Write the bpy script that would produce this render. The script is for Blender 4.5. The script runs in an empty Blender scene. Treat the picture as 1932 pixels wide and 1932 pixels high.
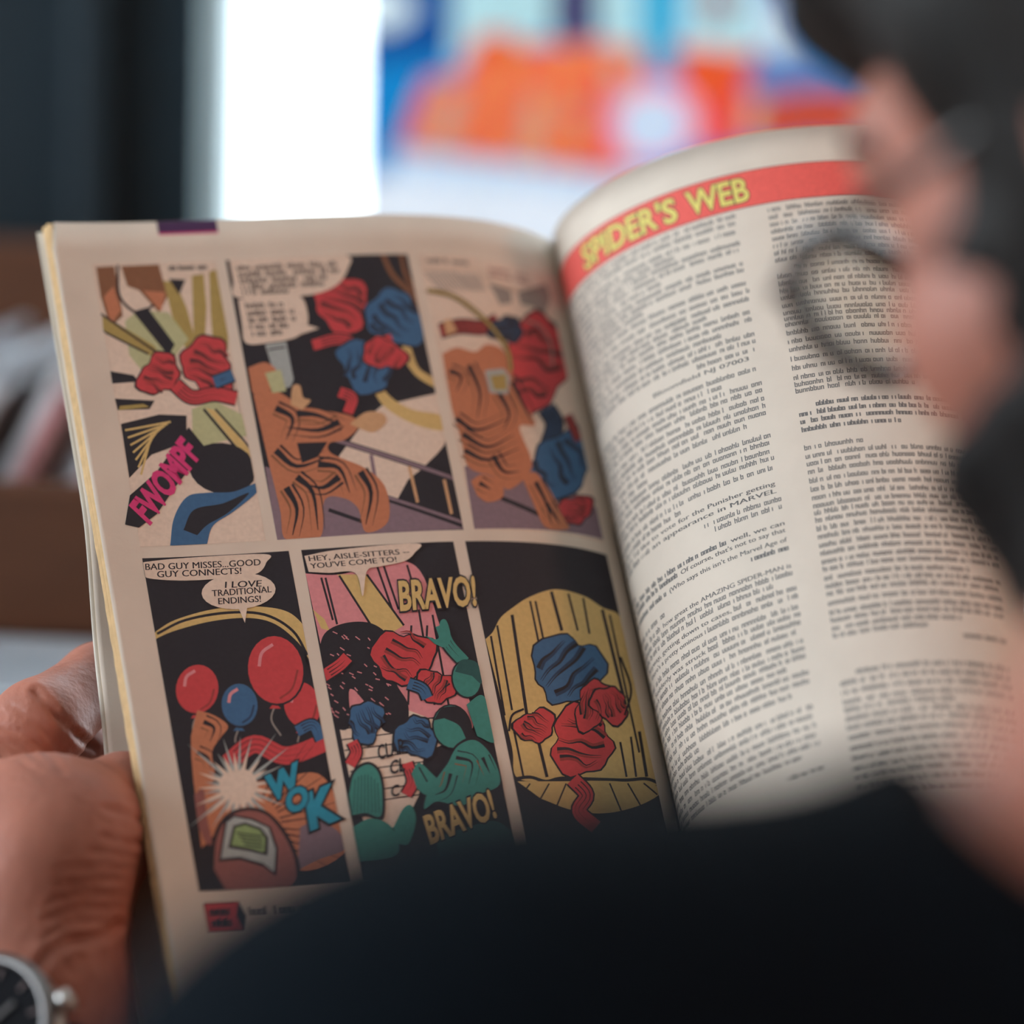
import bpy, math, random
import numpy as np
from mathutils import Vector, Matrix
from mathutils.geometry import tessellate_polygon

random.seed(7)
SC = bpy.context.scene
COL = SC.collection

# ------------------------------------------------------------------ camera
IMG = 1932.0
FPX = 7080.0            # focal length in pixels of the 1932 frame
CAM_POS = Vector((0.0, 0.0, 1.6))
PITCH = math.radians(8.0)
ROLL = math.radians(1.4)
cam_d = bpy.data.cameras.new('camera')
cam = bpy.data.objects.new('camera', cam_d)
COL.objects.link(cam)
cam_d.sensor_fit = 'HORIZONTAL'
cam_d.sensor_width = 24.0
cam_d.lens = FPX * 24.0 / IMG
cam_d.clip_start = 0.02
cam_d.dof.use_dof = True
cam_d.dof.focus_distance = 1.090
cam_d.dof.aperture_fstop = cam_d.lens / 38.0
cam.matrix_world = (Matrix.Translation(CAM_POS) @ Matrix.Rotation(math.radians(90) - PITCH, 4, 'X')
                    @ Matrix.Rotation(ROLL, 4, 'Z'))
SC.camera = cam
CM = cam.matrix_world.copy()
CR = np.array(CM.to_3x3())
CP = np.array(CAM_POS)


def cam_to_world(P):
    """P: (...,3) metres, x right, y up, z forward."""
    P = np.asarray(P, float)
    Q = np.stack([P[..., 0], P[..., 1], -P[..., 2]], -1)
    return Q @ CR.T + CP


def px(x, y, d):
    """photo pixel + depth (metres along the view axis) -> world point"""
    return cam_to_world(np.array([(x - 966) / FPX * d, (966 - y) / FPX * d, d]))


def to_px(P):
    Q = (np.asarray(P, float) - CP) @ CR
    z = -Q[..., 2]
    return np.stack([966 + FPX * Q[..., 0] / z, 966 - FPX * Q[..., 1] / z, z], -1)


# ------------------------------------------------------------------ world, lights, exposure
W = bpy.data.worlds.new('overcast_sky')
SC.world = W
W.use_nodes = True
wn = W.node_tree.nodes
wn['Background'].inputs['Color'].default_value = (0.90, 0.97, 1.0, 1)
wn['Background'].inputs['Strength'].default_value = 5.0


def area(name, loc, target, sx, sy, power, color):
    l = bpy.data.lights.new(name, 'AREA')
    l.shape = 'RECTANGLE'
    l.size, l.size_y = sx, sy
    l.energy = power
    l.color = color
    o = bpy.data.objects.new(name, l)
    COL.objects.link(o)
    o.location = loc
    d = Vector(target) - Vector(loc)
    o.rotation_euler = d.to_track_quat('-Z', 'Y').to_euler()
    return o


# daylight entering by the shop's side window: the light fills the opening in wall_left, behind its glass
area('window_left_offscreen', (-1.665, 0.88, 1.88), (0.0, 0.88, 1.88), 1.46, 0.88, 27, (0.95, 0.97, 1.0))
SC.view_settings.view_transform = 'Standard'
SC.view_settings.look = 'None'
SC.view_settings.gamma = 1.0
SC.view_settings.use_curve_mapping = False
SC.view_settings.exposure = 0.13
SC.cycles.use_denoising = True
SC.cycles.max_bounces = 8

# ------------------------------------------------------------------ materials
MATS = {}


def srgb(r, g, b):
    f = lambda c: (c / 255 / 12.92) if c / 255 <= 0.04045 else ((c / 255 + 0.055) / 1.055) ** 2.4
    return (f(r), f(g), f(b))


def mat(name, col, rough=0.6, var=0.12, scale=40, bump=0.0, bscale=None, metallic=0.0, spec=0.4,
        transl=0.0, sss=0.0, stretch=None, detail=3, coat=0.0):
    if name in MATS:
        return MATS[name]
    m = bpy.data.materials.new(name)
    m.use_nodes = True
    nt = m.node_tree
    b = nt.nodes['Principled BSDF']
    tc = nt.nodes.new('ShaderNodeTexCoord')
    mp = nt.nodes.new('ShaderNodeMapping')
    nt.links.new(tc.outputs['Object'], mp.inputs['Vector'])
    if stretch:
        mp.inputs['Scale'].default_value = stretch
    nz = nt.nodes.new('ShaderNodeTexNoise')
    nz.inputs['Scale'].default_value = scale
    nz.inputs['Detail'].default_value = detail
    nt.links.new(mp.outputs['Vector'], nz.inputs['Vector'])
    rp = nt.nodes.new('ShaderNodeValToRGB')
    rp.color_ramp.elements[0].position = 0.3
    rp.color_ramp.elements[1].position = 0.7
    lo = [max(0, c * (1 - var)) for c in col]
    hi = [min(1, c * (1 + var)) for c in col]
    rp.color_ramp.elements[0].color = (*lo, 1)
    rp.color_ramp.elements[1].color = (*hi, 1)
    nt.links.new(nz.outputs['Fac'], rp.inputs['Fac'])
    nt.links.new(rp.outputs['Color'], b.inputs['Base Color'])
    b.inputs['Roughness'].default_value = rough
    b.inputs['Metallic'].default_value = metallic
    b.inputs['Specular IOR Level'].default_value = spec
    b.inputs['Coat Weight'].default_value = coat
    if sss:
        b.inputs['Subsurface Weight'].default_value = sss
        b.inputs['Subsurface Radius'].default_value = (1.0, 0.35, 0.2)
        b.inputs['Subsurface Scale'].default_value = 0.004
    if bump:
        bz = nt.nodes.new('ShaderNodeTexNoise')
        bz.inputs['Scale'].default_value = bscale or scale * 4
        bz.inputs['Detail'].default_value = 4
        nt.links.new(mp.outputs['Vector'], bz.inputs['Vector'])
        bp = nt.nodes.new('ShaderNodeBump')
        bp.inputs['Strength'].default_value = bump
        bp.inputs['Distance'].default_value = 0.002
        nt.links.new(bz.outputs['Fac'], bp.inputs['Height'])
        nt.links.new(bp.outputs['Normal'], b.inputs['Normal'])
    if transl:
        tr = nt.nodes.new('ShaderNodeBsdfTranslucent')
        nt.links.new(rp.outputs['Color'], tr.inputs['Color'])
        mx = nt.nodes.new('ShaderNodeMixShader')
        mx.inputs['Fac'].default_value = transl
        nt.links.new(b.outputs['BSDF'], mx.inputs[1])
        nt.links.new(tr.outputs['BSDF'], mx.inputs[2])
        nt.links.new(mx.outputs['Shader'], nt.nodes['Material Output'].inputs['Surface'])
    MATS[name] = m
    return m


def glass_mat(name, tint=(0.95, 0.98, 1.0), gloss=0.06):
    m = bpy.data.materials.new(name)
    m.use_nodes = True
    nt = m.node_tree
    nt.nodes.remove(nt.nodes['Principled BSDF'])
    t = nt.nodes.new('ShaderNodeBsdfTransparent')
    t.inputs['Color'].default_value = (*tint, 1)
    g = nt.nodes.new('ShaderNodeBsdfGlossy')
    g.inputs['Roughness'].default_value = 0.02
    mx = nt.nodes.new('ShaderNodeMixShader')
    mx.inputs['Fac'].default_value = gloss
    nt.links.new(t.outputs['BSDF'], mx.inputs[1])
    nt.links.new(g.outputs['BSDF'], mx.inputs[2])
    nt.links.new(mx.outputs['Shader'], nt.nodes['Material Output'].inputs['Surface'])
    return m


# ------------------------------------------------------------------ object helpers
def link(name, verts, faces, mats, parent=None, midx=None, smooth=False, origin=None):
    me = bpy.data.meshes.new(name)
    V = np.asarray(verts, float)
    if origin is not None:
        V = V - np.asarray(origin, float)
    me.from_pydata(V.tolist(), [], [list(map(int, f)) for f in faces])
    if not isinstance(mats, (list, tuple)):
        mats = [mats]
    for m in mats:
        me.materials.append(m)
    if midx is not None:
        me.polygons.foreach_set('material_index', np.asarray(midx, np.int32))
    if smooth:
        me.polygons.foreach_set('use_smooth', np.ones(len(me.polygons), bool))
    me.update()
    o = bpy.data.objects.new(name, me)
    COL.objects.link(o)
    if origin is not None:
        o.location = origin
    if parent is not None:
        attach(o, parent)
    return o


def attach(o, parent):
    o.parent = parent
    bpy.context.view_layer.update()
    o.matrix_parent_inverse = parent.matrix_world.inverted()


def tag(o, label, cat, group=None):
    o['label'] = label
    o['category'] = cat
    if group:
        o['group'] = group
    return o


def struct(o):
    o['kind'] = 'structure'
    return o


def empty(name, loc):
    o = bpy.data.objects.new(name, None)
    COL.objects.link(o)
    o.location = loc
    o.empty_display_size = 0.05
    bpy.context.view_layer.update()
    return o


class MB:
    """collects shapes for one mesh"""
    def __init__(self):
        self.v, self.f, self.m = [], [], []

    def add(self, v, f, m=0):
        b = len(self.v)
        self.v += [tuple(p) for p in v]
        self.f += [tuple(i + b for i in q) for q in f]
        self.m += [m] * len(f)
        return self

    def box(self, lo, hi, M=None, m=0, bev=0.0):
        x0, y0, z0 = lo
        x1, y1, z1 = hi
        if bev <= 0:
            v = [(x, y, z) for x in (x0, x1) for y in (y0, y1) for z in (z0, z1)]
            f = [(0, 1, 3, 2), (4, 6, 7, 5), (0, 4, 5, 1), (2, 3, 7, 6), (0, 2, 6, 4), (1, 5, 7, 3)]
        else:
            import bmesh
            bm = bmesh.new()
            bmesh.ops.create_cube(bm, size=1.0)
            for w in bm.verts:
                w.co = Vector(((x0 + x1) / 2 + w.co.x * (x1 - x0), (y0 + y1) / 2 + w.co.y * (y1 - y0),
                               (z0 + z1) / 2 + w.co.z * (z1 - z0)))
            bmesh.ops.bevel(bm, geom=bm.edges[:], offset=bev, segments=1, affect='EDGES')
            bm.verts.index_update()
            v = [tuple(w.co) for w in bm.verts]
            f = [tuple(w.index for w in q.verts) for q in bm.faces]
            bm.free()
        if M is not None:
            v = [tuple(M @ Vector(p)) for p in v]
        return self.add(v, f, m)

    def tube(self, pts, r, n=10, closed=False, m=0):
        pts = [Vector(p) for p in pts]
        N = len(pts)
        rs = r if isinstance(r, (list, tuple)) else [r] * N
        rings = []
        prev = None
        for i, p in enumerate(pts):
            a = pts[(i - 1) % N] if (closed or i > 0) else p
            b = pts[(i + 1) % N] if (closed or i < N - 1) else p
            t = (b - a).normalized()
            u = prev - t * prev.dot(t) if prev is not None else t.orthogonal()
            u.normalize()
            prev = u
            w = t.cross(u)
            rings.append([p + (u * math.cos(k * 2 * math.pi / n) + w * math.sin(k * 2 * math.pi / n)) * rs[i] for k in range(n)])
        v = [q for rg in rings for q in rg]
        f = []
        for i in range(N if closed else N - 1):
            j = (i + 1) % N
            for k in range(n):
                f.append((i * n + k, i * n + (k + 1) % n, j * n + (k + 1) % n, j * n + k))
        if not closed:
            f.append(tuple(range(n - 1, -1, -1)))
            f.append(tuple((N - 1) * n + k for k in range(n)))
        return self.add(v, f, m)

    def lathe(self, prof, n=32, M=None, m=0, caps=True):
        v, f = [], []
        for (r, z) in prof:
            for k in range(n):
                a = 2 * math.pi * k / n
                v.append((r * math.cos(a), r * math.sin(a), z))
        for i in range(len(prof) - 1):
            for k in range(n):
                f.append((i * n + k, i * n + (k + 1) % n, (i + 1) * n + (k + 1) % n, (i + 1) * n + k))
        if caps:
            f.append(tuple(range(n - 1, -1, -1)))
            f.append(tuple((len(prof) - 1) * n + k for k in range(n)))
        if M is not None:
            v = [tuple(M @ Vector(p)) for p in v]
        return self.add(v, f, m)

    def build(self, name, mats, parent=None, smooth=False, origin=None):
        return link(name, self.v, self.f, mats, parent, self.m, smooth, origin)


# ------------------------------------------------------------------ room
ROOM_X0, ROOM_X1, ROOM_Y0, ROOM_Y1, ROOM_H = -1.6, 2.4, -2.4, 1.80, 2.75
M_wall_teal = mat('teal_paint', (0.005, 0.016, 0.025), 0.55, 0.15, 6, bump=0.1)
M_wall_pale = mat('warm_plaster', (0.50, 0.43, 0.36), 0.8, 0.06, 8, bump=0.1)
M_floor = mat('oak_floor', (0.22, 0.13, 0.07), 0.5, 0.3, 5, stretch=(1, 8, 1))
M_ceil = mat('ceiling_paint', (0.62, 0.58, 0.52), 0.9, 0.04, 8)
M_frame = mat('window_frame_paint', (0.42, 0.55, 0.58), 0.45, 0.05, 20)
M_glass = glass_mat('window_glass')

# openings
WX0, WX1, WZ0, WZ1 = -0.150, 1.35, 1.20, 2.45      # display window in the back wall
LY0, LY1, LZ0, LZ1 = 0.10, 1.66, 1.40, 2.36       # side window in the left wall
T = 0.12
b = MB()
b.box((ROOM_X0 - T, ROOM_Y1, 0), (WX0, ROOM_Y1 + T, ROOM_H))
b.box((WX1, ROOM_Y1, 0), (ROOM_X1 + T, ROOM_Y1 + T, ROOM_H))
b.box((WX0, ROOM_Y1, 0), (WX1, ROOM_Y1 + T, WZ0))
b.box((WX0, ROOM_Y1, WZ1), (WX1, ROOM_Y1 + T, ROOM_H))
struct(b.build('wall_back', M_wall_teal))
b = MB()
b.box((ROOM_X0 - T, ROOM_Y0, 0), (ROOM_X0, LY0, ROOM_H))
b.box((ROOM_X0 - T, LY1, 0), (ROOM_X0, ROOM_Y1, ROOM_H))
b.box((ROOM_X0 - T, LY0, 0), (ROOM_X0, LY1, LZ0))
b.box((ROOM_X0 - T, LY0, LZ1), (ROOM_X0, LY1, ROOM_H))
struct(b.build('wall_left', M_wall_pale))
struct(MB().box((ROOM_X1, ROOM_Y0, 0), (ROOM_X1 + T, ROOM_Y1, ROOM_H)).build('wall_right', M_wall_pale))
struct(MB().box((ROOM_X0 - T, ROOM_Y0 - T, 0), (ROOM_X1 + T, ROOM_Y0, ROOM_H)).build('wall_front', M_wall_pale))
struct(MB().box((ROOM_X0 - T, ROOM_Y0 - T, -0.1), (ROOM_X1 + T, ROOM_Y1 + T, 0)).build('floor', M_floor))
struct(MB().box((ROOM_X0 - T, ROOM_Y0 - T, ROOM_H), (ROOM_X1 + T, ROOM_Y1 + T, ROOM_H + 0.1)).build('ceiling', M_ceil))


def window(name, axis, a0, a1, z0, z1, wall, fw, mull, depth):
    e = struct(empty(name, (((a0 + a1) / 2, wall, z0) if axis == 'x' else (wall, (a0 + a1) / 2, z0))))

    def bx(nm, u0, u1, w0, w1, t0, t1, m):
        if axis == 'x':
            o = MB().box((u0, wall + t0, w0), (u1, wall + t1, w1), bev=0.003).build(nm, m, e)
        else:
            o = MB().box((wall - t1, u0, w0), (wall - t0, u1, w1), bev=0.003).build(nm, m, e)
        return o
    bx('window_jamb', a0, a0 + fw, z0, z1, -0.02, depth, M_frame)
    bx('window_jamb', a1 - fw, a1, z0, z1, -0.02, depth, M_frame)
    bx('window_head', a0 + fw, a1 - fw, z1 - fw, z1, -0.02, depth, M_frame)
    bx('window_sill', a0 + fw, a1 - fw, z0, z0 + fw, -0.06, depth, M_frame)
    for u in mull:
        bx('mullion', u - 0.02, u + 0.02, z0 + fw, z1 - fw, 0.0, depth, M_frame)
    us = [a0 + fw] + list(mull) + [a1 - fw]
    for i in range(len(us) - 1):
        l = us[i] + (0.02 if i else 0)
        r = us[i + 1] - (0.02 if i < len(us) - 2 else 0)
        bx('pane', l, r, z0 + fw, z1 - fw, 0.045, 0.049, M_glass)
    return e


window('window_1', 'x', WX0, WX1, WZ0, WZ1, ROOM_Y1, 0.013, [], 0.07)
window('window_2', 'y', LY0, LY1, LZ0, LZ1, ROOM_X0, 0.03, [0.88], 0.07)
# upright batten on the dark wall
xa, xb = px(138, 200, 1.78)[0], px(205, 200, 1.78)[0]
struct(MB().box((xa, ROOM_Y1 - 0.018, 0.0), (xb, ROOM_Y1, ROOM_H), bev=0.003).build(
    'trim_1', M_wall_teal))
struct(MB().box((ROOM_X0, ROOM_Y1 - 0.012, 0), (xa, ROOM_Y1, 0.10)).build('baseboard_back', M_wall_teal))

# ceiling lamp with warm light, behind the camera
M_lamp = bpy.data.materials.new('lamp_diffuser')
M_lamp.use_nodes = True
_b = M_lamp.node_tree.nodes['Principled BSDF']
_b.inputs['Base Color'].default_value = (0.9, 0.85, 0.75, 1)
_b.inputs['Emission Color'].default_value = (1.0, 0.74, 0.52, 1)
_b.inputs['Emission Strength'].default_value = 2.0
lx, ly = 1.95, 0.15
e = empty('ceiling_lamp', (lx, ly, ROOM_H))
tag(e, 'round warm ceiling lamp above the shop floor', 'lamp')
MB().lathe([(0.21, ROOM_H), (0.21, ROOM_H - 0.03), (0.19, ROOM_H - 0.03)], 40, Matrix.Translation((lx, ly, 0))).build(
    'lamp_base', mat('lamp_metal', (0.5, 0.5, 0.5), 0.4, 0.05, 20, metallic=0.8), e, True)
MB().lathe([(0.19, ROOM_H - 0.03), (0.18, ROOM_H - 0.06), (0.12, ROOM_H - 0.085), (0.0001, ROOM_H - 0.09)], 40,
           Matrix.Translation((lx, ly, 0))).build('lamp_shade', M_lamp, e, True)
# the lamp's own light, straight down from its shade
area('ceiling_lamp_right_offscreen', (lx, ly, ROOM_H - 0.095), (lx, ly, 0.0), 0.36, 0.36, 25, (1.0, 0.48, 0.31))

# ------------------------------------------------------------------ comic book surface (fitted to the photograph)
PAGE_W, PAGE_H = 168.0, 259.0
FIT = np.array([13.1579, 86.3005, 1199.7875, 0.2038, -0.5589, -1.0474, 0.5805, 1.4858, 0.4503, 62.0249,
                -0.2881, 0.8166, -0.9721, 19.2812, -1.3552, 11.2877])
NCOL = 112
S_COL = np.linspace(0, PAGE_W, NCOL + 1)
S_EXT = np.append(S_COL, PAGE_W + 3.0)


def _unit(v):
    return v / np.linalg.norm(v)


_g = _unit(np.array([FIT[3], -1.0, FIT[4]]))
_a0 = _unit(np.cross(_g, np.array([0, 0, 1.0])))
if _a0[0] > 0:
    _a0 = -_a0
_n0 = np.cross(_a0, _g)
if _n0[2] > 0:
    _n0 = -_n0
_A = math.cos(FIT[5]) * _a0 + math.sin(FIT[5]) * _n0
_N = -math.sin(FIT[5]) * _a0 + math.cos(FIT[5]) * _n0


def _profile(th):
    s = np.linspace(0, PAGE_W, NCOL * 6 + 1)
    ang = th[0] + th[1] * np.exp(-s / th[3]) + th[2] * s / 100
    c = np.concatenate([[0], np.cumsum((np.cos(ang[1:]) + np.cos(ang[:-1])) / 2 * np.diff(s))])
    q = np.concatenate([[0], np.cumsum((np.sin(ang[1:]) + np.sin(ang[:-1])) / 2 * np.diff(s))])
    return np.interp(S_COL, s, c), np.interp(S_COL, s, q), np.interp(S_COL, s, np.cos(ang)), np.interp(S_COL, s, np.sin(ang))


PROF = {-1: _profile(FIT[6:10]), 1: _profile(FIT[10:14])}


PROF_EXT = {k: (np.append(v[0], v[0][-1] + 3.0 * v[2][-1]), np.append(v[1], v[1][-1] + 3.0 * v[3][-1]),
                np.append(v[2], v[2][-1]), np.append(v[3], v[3][-1])) for k, v in PROF.items()}


def surf(side, S, T):
    """page point and unit normal (camera frame, mm); piecewise linear between the page's columns"""
    S = np.asarray(S, float)
    T = np.asarray(T, float)
    c, q, dc, dq = [np.interp(S, S_EXT, k) for k in PROF_EXT[side]]
    tw = FIT[14] if side < 0 else FIT[15]
    sg = 1 if side < 0 else -1
    P = FIT[0:3] + T[..., None] * _g + (sg * c)[..., None] * _A + (q + tw * S * T / 1e4)[..., None] * _N
    if side > 0:      # the free side of the letters page leans towards the reader
        P = P * (1 - 0.05 * (np.maximum(S, 0) / PAGE_W) ** 1.3)[..., None]
    ts = (sg * dc)[..., None] * _A + (dq + tw * T / 1e4)[..., None] * _N
    tt = _g + (tw * S / 1e4)[..., None] * _N
    n = np.cross(ts, tt)
    n /= np.linalg.norm(n, axis=-1, keepdims=True)
    n = np.where((n * P).sum(-1, keepdims=True) > 0, -n, n)   # faces the camera
    return P, n


def page_world(side, S, T, off):
    P, n = surf(side, S, T)
    return cam_to_world((P + n * np.asarray(off)[..., None]) / 1000.0)


def p2(P):
    return np.stack([966 + FPX * P[..., 0] / P[..., 2], 966 - FPX * P[..., 1] / P[..., 2]], -1)


_GS, _GT = np.meshgrid(np.linspace(0.5, 167.5, 84), np.linspace(0, 259, 70), indexing='ij')
_GRID = {sd: p2(surf(sd, _GS, _GT)[0]) for sd in (-1, 1)}


def inv(side, x, y):
    """photo pixel -> page coordinates (s, t) on that page"""
    d = ((_GRID[side] - np.array([x, y])) ** 2).sum(-1)
    i = np.unravel_index(np.argmin(d), d.shape)
    s, t = _GS[i], _GT[i]
    for _ in range(6):
        P = p2(surf(side, np.array([s, s + 0.8, s]), np.array([t, t, t + 0.8]))[0])
        J = np.stack([(P[1] - P[0]) / 0.8, (P[2] - P[0]) / 0.8], 1)
        try:
            ds = np.linalg.solve(J, np.array([x, y]) - P[0])
        except np.linalg.LinAlgError:
            break
        ds = np.clip(ds, -6, 6)
        s = float(np.clip(s + ds[0], 0.05, 167.9))
        t = float(np.clip(t + ds[1], -2, 262))
    return s, t


# ------------------------------------------------------------------ printing: flat shapes laid on a page
def clip_strips(tri):
    """cut a triangle at the page columns so that it lies flat on the page"""
    s = [p[0] for p in tri]
    step = PAGE_W / NCOL
    k0, k1 = int(math.floor(min(s) / step)), int(math.ceil(max(s) / step))
    out = []
    for k in range(k0, k1):
        lo, hi = k * step, (k + 1) * step
        poly = list(tri)
        for lim, sgn in ((lo, 1), (hi, -1)):
            new = []
            for i in range(len(poly)):
                a, c = poly[i], poly[(i + 1) % len(poly)]
                da, dc = sgn * (a[0] - lim), sgn * (c[0] - lim)
                if da >= 0:
                    new.append(a)
                if (da > 0 and dc < 0) or (da < 0 and dc > 0):
                    f = da / (da - dc)
                    new.append((a[0] + f * (c[0] - a[0]), a[1] + f * (c[1] - a[1])))
            poly = new
            if len(poly) < 3:
                break
        if len(poly) >= 3:
            out.append(poly)
    return out


INK = {
    'black': (0.028, 0.026, 0.034), 'red': (0.56, 0.065, 0.075), 'darkred': (0.30, 0.05, 0.05), 'blue': (0.055, 0.14, 0.28),
    'navy': (0.03, 0.055, 0.11), 'orange': (0.52, 0.20, 0.11), 'brown': (0.24, 0.11, 0.06), 'yellow': (0.64, 0.46, 0.19),
    'olive': (0.40, 0.30, 0.10), 'sage': (0.48, 0.49, 0.28), 'pink': (0.68, 0.27, 0.30), 'teal': (0.055, 0.24, 0.21),
    'darkteal': (0.03, 0.10, 0.10), 'lavender': (0.24, 0.17, 0.21), 'magenta': (0.66, 0.05, 0.20), 'cyan': (0.03, 0.28, 0.42),
    'green': (0.25, 0.36, 0.16), 'greyblue': (0.38, 0.42, 0.42), 'purple': (0.075, 0.035, 0.11), 'paper': (0.74, 0.60, 0.50),
    'maroon': (0.28, 0.11, 0.10), 'tan': (0.60, 0.36, 0.20), 'banner': (0.80, 0.12, 0.10), 'bannerletter': (0.76, 0.64, 0.17),
    'text': (0.17, 0.16, 0.155), 'grey': (0.30, 0.27, 0.25),
}
INKMAT = {}


def ink(c):
    if c not in INKMAT:
        INKMAT[c] = mat('ink_' + c, INK[c], 0.62, 0.05, 700, spec=0.25, detail=1)
    return INKMAT[c]


class Print:
    """a printed area of one page: polygons in photo pixels or page millimetres, painter's order"""
    def __init__(self, side, base=0.03, step=0.0016):
        self.side, self.off, self.step = side, base, step
        self.S, self.T, self.O, self.F, self.M, self.cols = [], [], [], [], [], []

    def _mi(self, c):
        if c not in self.cols:
            self.cols.append(c)
        return self.cols.index(c)

    def tris(self, tris, c, cut=True):
        mi = self._mi(c)
        for t in tris:
            for poly in (clip_strips(t) if cut else [t]):
                b0 = len(self.S)
                for (s, tt) in poly:
                    self.S.append(s)
                    self.T.append(tt)
                    self.O.append(self.off)
                self.F.append(tuple(range(b0, b0 + len(poly))))
                self.M.append(mi)
        self.off += self.step

    def poly_mm(self, pts, c):
        tr = tessellate_polygon([[Vector((p[0], p[1], 0)) for p in pts]])
        self.tris([[tuple(pts[i]) for i in t] for t in tr], c)

    def poly(self, pts, c):
        self.poly_mm([inv(self.side, *p) for p in pts], c)

    def ell(self, cx, cy, rx, ry, c, rot=0, n=22, wob=0.0, outline=None):
        r = math.radians(rot)
        def ring(g):
            o = []
            for k in range(n):
                a = 2 * math.pi * k / n
                w = 1 + wob * math.sin(3 * a + cx) + wob * 0.6 * math.sin(5 * a + cy)
                x, y = (rx + g) * w * math.cos(a), (ry + g) * w * math.sin(a)
                o.append((cx + x * math.cos(r) - y * math.sin(r), cy + x * math.sin(r) + y * math.cos(r)))
            return o
        if outline:
            self.poly(ring(outline), 'black')
        self.poly(ring(0), c)

    def line(self, pts, w, c='black', taper=False):
        """stroke of w pixels along a pixel polyline"""
        P = [np.array(p, float) for p in pts]
        if len(P) < 2:
            return
        L, R = [], []
        for i, p in enumerate(P):
            t = P[min(i + 1, len(P) - 1)] - P[max(i - 1, 0)]
            t = t / (np.linalg.norm(t) + 1e-9)
            n = np.array([-t[1], t[0]])
            k = w / 2 * ((1 - i / (len(P) - 1)) * 0.9 + 0.1 if taper else 1)
            L.append(tuple(p + n * k))
            R.append(tuple(p - n * k))
        for i in range(len(P) - 1):
            q = [inv(self.side, *z) for z in (L[i], L[i + 1], R[i + 1], R[i])]
            self.tris([[q[0], q[1], q[2]], [q[0], q[2], q[3]]], c)
            self.off -= self.step
        self.off += self.step

    def ribbon(self, pts, w, c, outline=3, inner=True):
        sm = smooth_pts(pts)
        if outline:
            self.line(sm, w + 2 * outline, 'black')
        self.line(sm, w, c)
        if inner and w > 14:
            for k in (-0.28, 0.02, 0.3):
                self.line(offset_line(sm, k * w)[2:-2 - int(8 * abs(k))], 2.2, 'black', taper=True)

    def drape(self, cx, cy, ra, c, sq=1.0, rot=0, sd=0):
        """a crumpled scarf: wavy outline, black folds"""
        rr = random.Random(int(cx * 7 + cy * 3 + sd))
        ca, sa = math.cos(math.radians(rot)), math.sin(math.radians(rot))
        ph = [rr.uniform(0, 6.3) for _ in range(3)]

        def at(u, v):
            return (cx + u * ca - v * sq * sa, cy + u * sa + v * sq * ca)

        def ring(g):
            out = []
            for k in range(30):
                a = 2 * math.pi * k / 30
                q = (ra + g) * (1 + 0.16 * math.sin(2 * a + ph[0]) + 0.12 * math.sin(3 * a + ph[1]) + 0.07 * math.sin(7 * a + ph[2]))
                out.append(at(q * math.cos(a), q * math.sin(a)))
            return out
        self.poly(ring(3.5), 'black')
        self.poly(ring(0), c)
        dark = {'red': 'darkred', 'blue': 'navy'}.get(c, 'black')
        for k in range(5):
            v = (k - 2) * ra * 0.34 + rr.uniform(-3, 3)
            w = math.sqrt(max(0.05, 1 - (v / ra) ** 2)) * ra * 0.72
            pts = [at(-w + 2 * w * i / 4, v + rr.uniform(-0.12, 0.12) * ra) for i in range(5)]
            if rr.random() < 0.5:
                pts.reverse()
            self.line(offset_line(smooth_pts(pts, 3), 4), ra * 0.16, dark, taper=True)
            self.line(smooth_pts(pts, 3), ra * 0.10, 'black', taper=True)

    def curl(self, cx, cy, r0, r1, a0, turns, w, c, sq=1.0, rot=0):
        self.drape(cx, cy, r1 * 1.08, c, sq, rot + a0)

    def build(self, name, parent):
        V = page_world(self.side, np.array(self.S), np.array(self.T), np.array(self.O))
        return link(name, V, self.F, [ink(c) for c in self.cols], parent, self.M)


def offset_line(pts, d):
    P = [np.array(p, float) for p in pts]
    out = []
    for i, p in enumerate(P):
        t = P[min(i + 1, len(P) - 1)] - P[max(i - 1, 0)]
        t = t / (np.linalg.norm(t) + 1e-9)
        out.append(tuple(p + np.array([-t[1], t[0]]) * d))
    return out


def smooth_pts(pts, n=6):
    P = [np.array(p, float) for p in pts]
    P = [2 * P[0] - P[1]] + P + [2 * P[-1] - P[-2]]
    out = []
    for i in range(1, len(P) - 2):
        for k in range(n):
            u = k / n
            out.append(tuple(0.5 * ((2 * P[i]) + (-P[i - 1] + P[i + 1]) * u + (2 * P[i - 1] - 5 * P[i] + 4 * P[i + 1] - P[i + 2]) * u * u
                                    + (-P[i - 1] + 3 * P[i] - 3 * P[i + 1] + P[i + 2]) * u ** 3)))
    out.append(tuple(P[-2]))
    return out


def text_tris(txt, size=1.0, offset=0.0, shear=0.0, res=3):
    cu = bpy.data.curves.new('t', 'FONT')
    cu.body = txt
    cu.size = size
    cu.resolution_u = res
    cu.offset = offset
    cu.shear = shear
    cu.fill_mode = 'FRONT'
    o = bpy.data.objects.new('t', cu)
    COL.objects.link(o)
    dg = bpy.context.evaluated_depsgraph_get()
    me = bpy.data.meshes.new_from_object(o.evaluated_get(dg))
    me.calc_loop_triangles()
    v = [tuple(w.co)[:2] for w in me.vertices]
    t = [[v[i] for i in lt.vertices] for lt in me.loop_triangles]
    bpy.data.objects.remove(o)
    bpy.data.curves.remove(cu)
    bpy.data.meshes.remove(me)
    return t


def fit_text(txt, offset=0.0, shear=0.0):
    t = text_tris(txt, 1.0, offset, shear)
    xs = [p[0] for q in t for p in q]
    return t, min(xs), max(xs)


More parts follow.
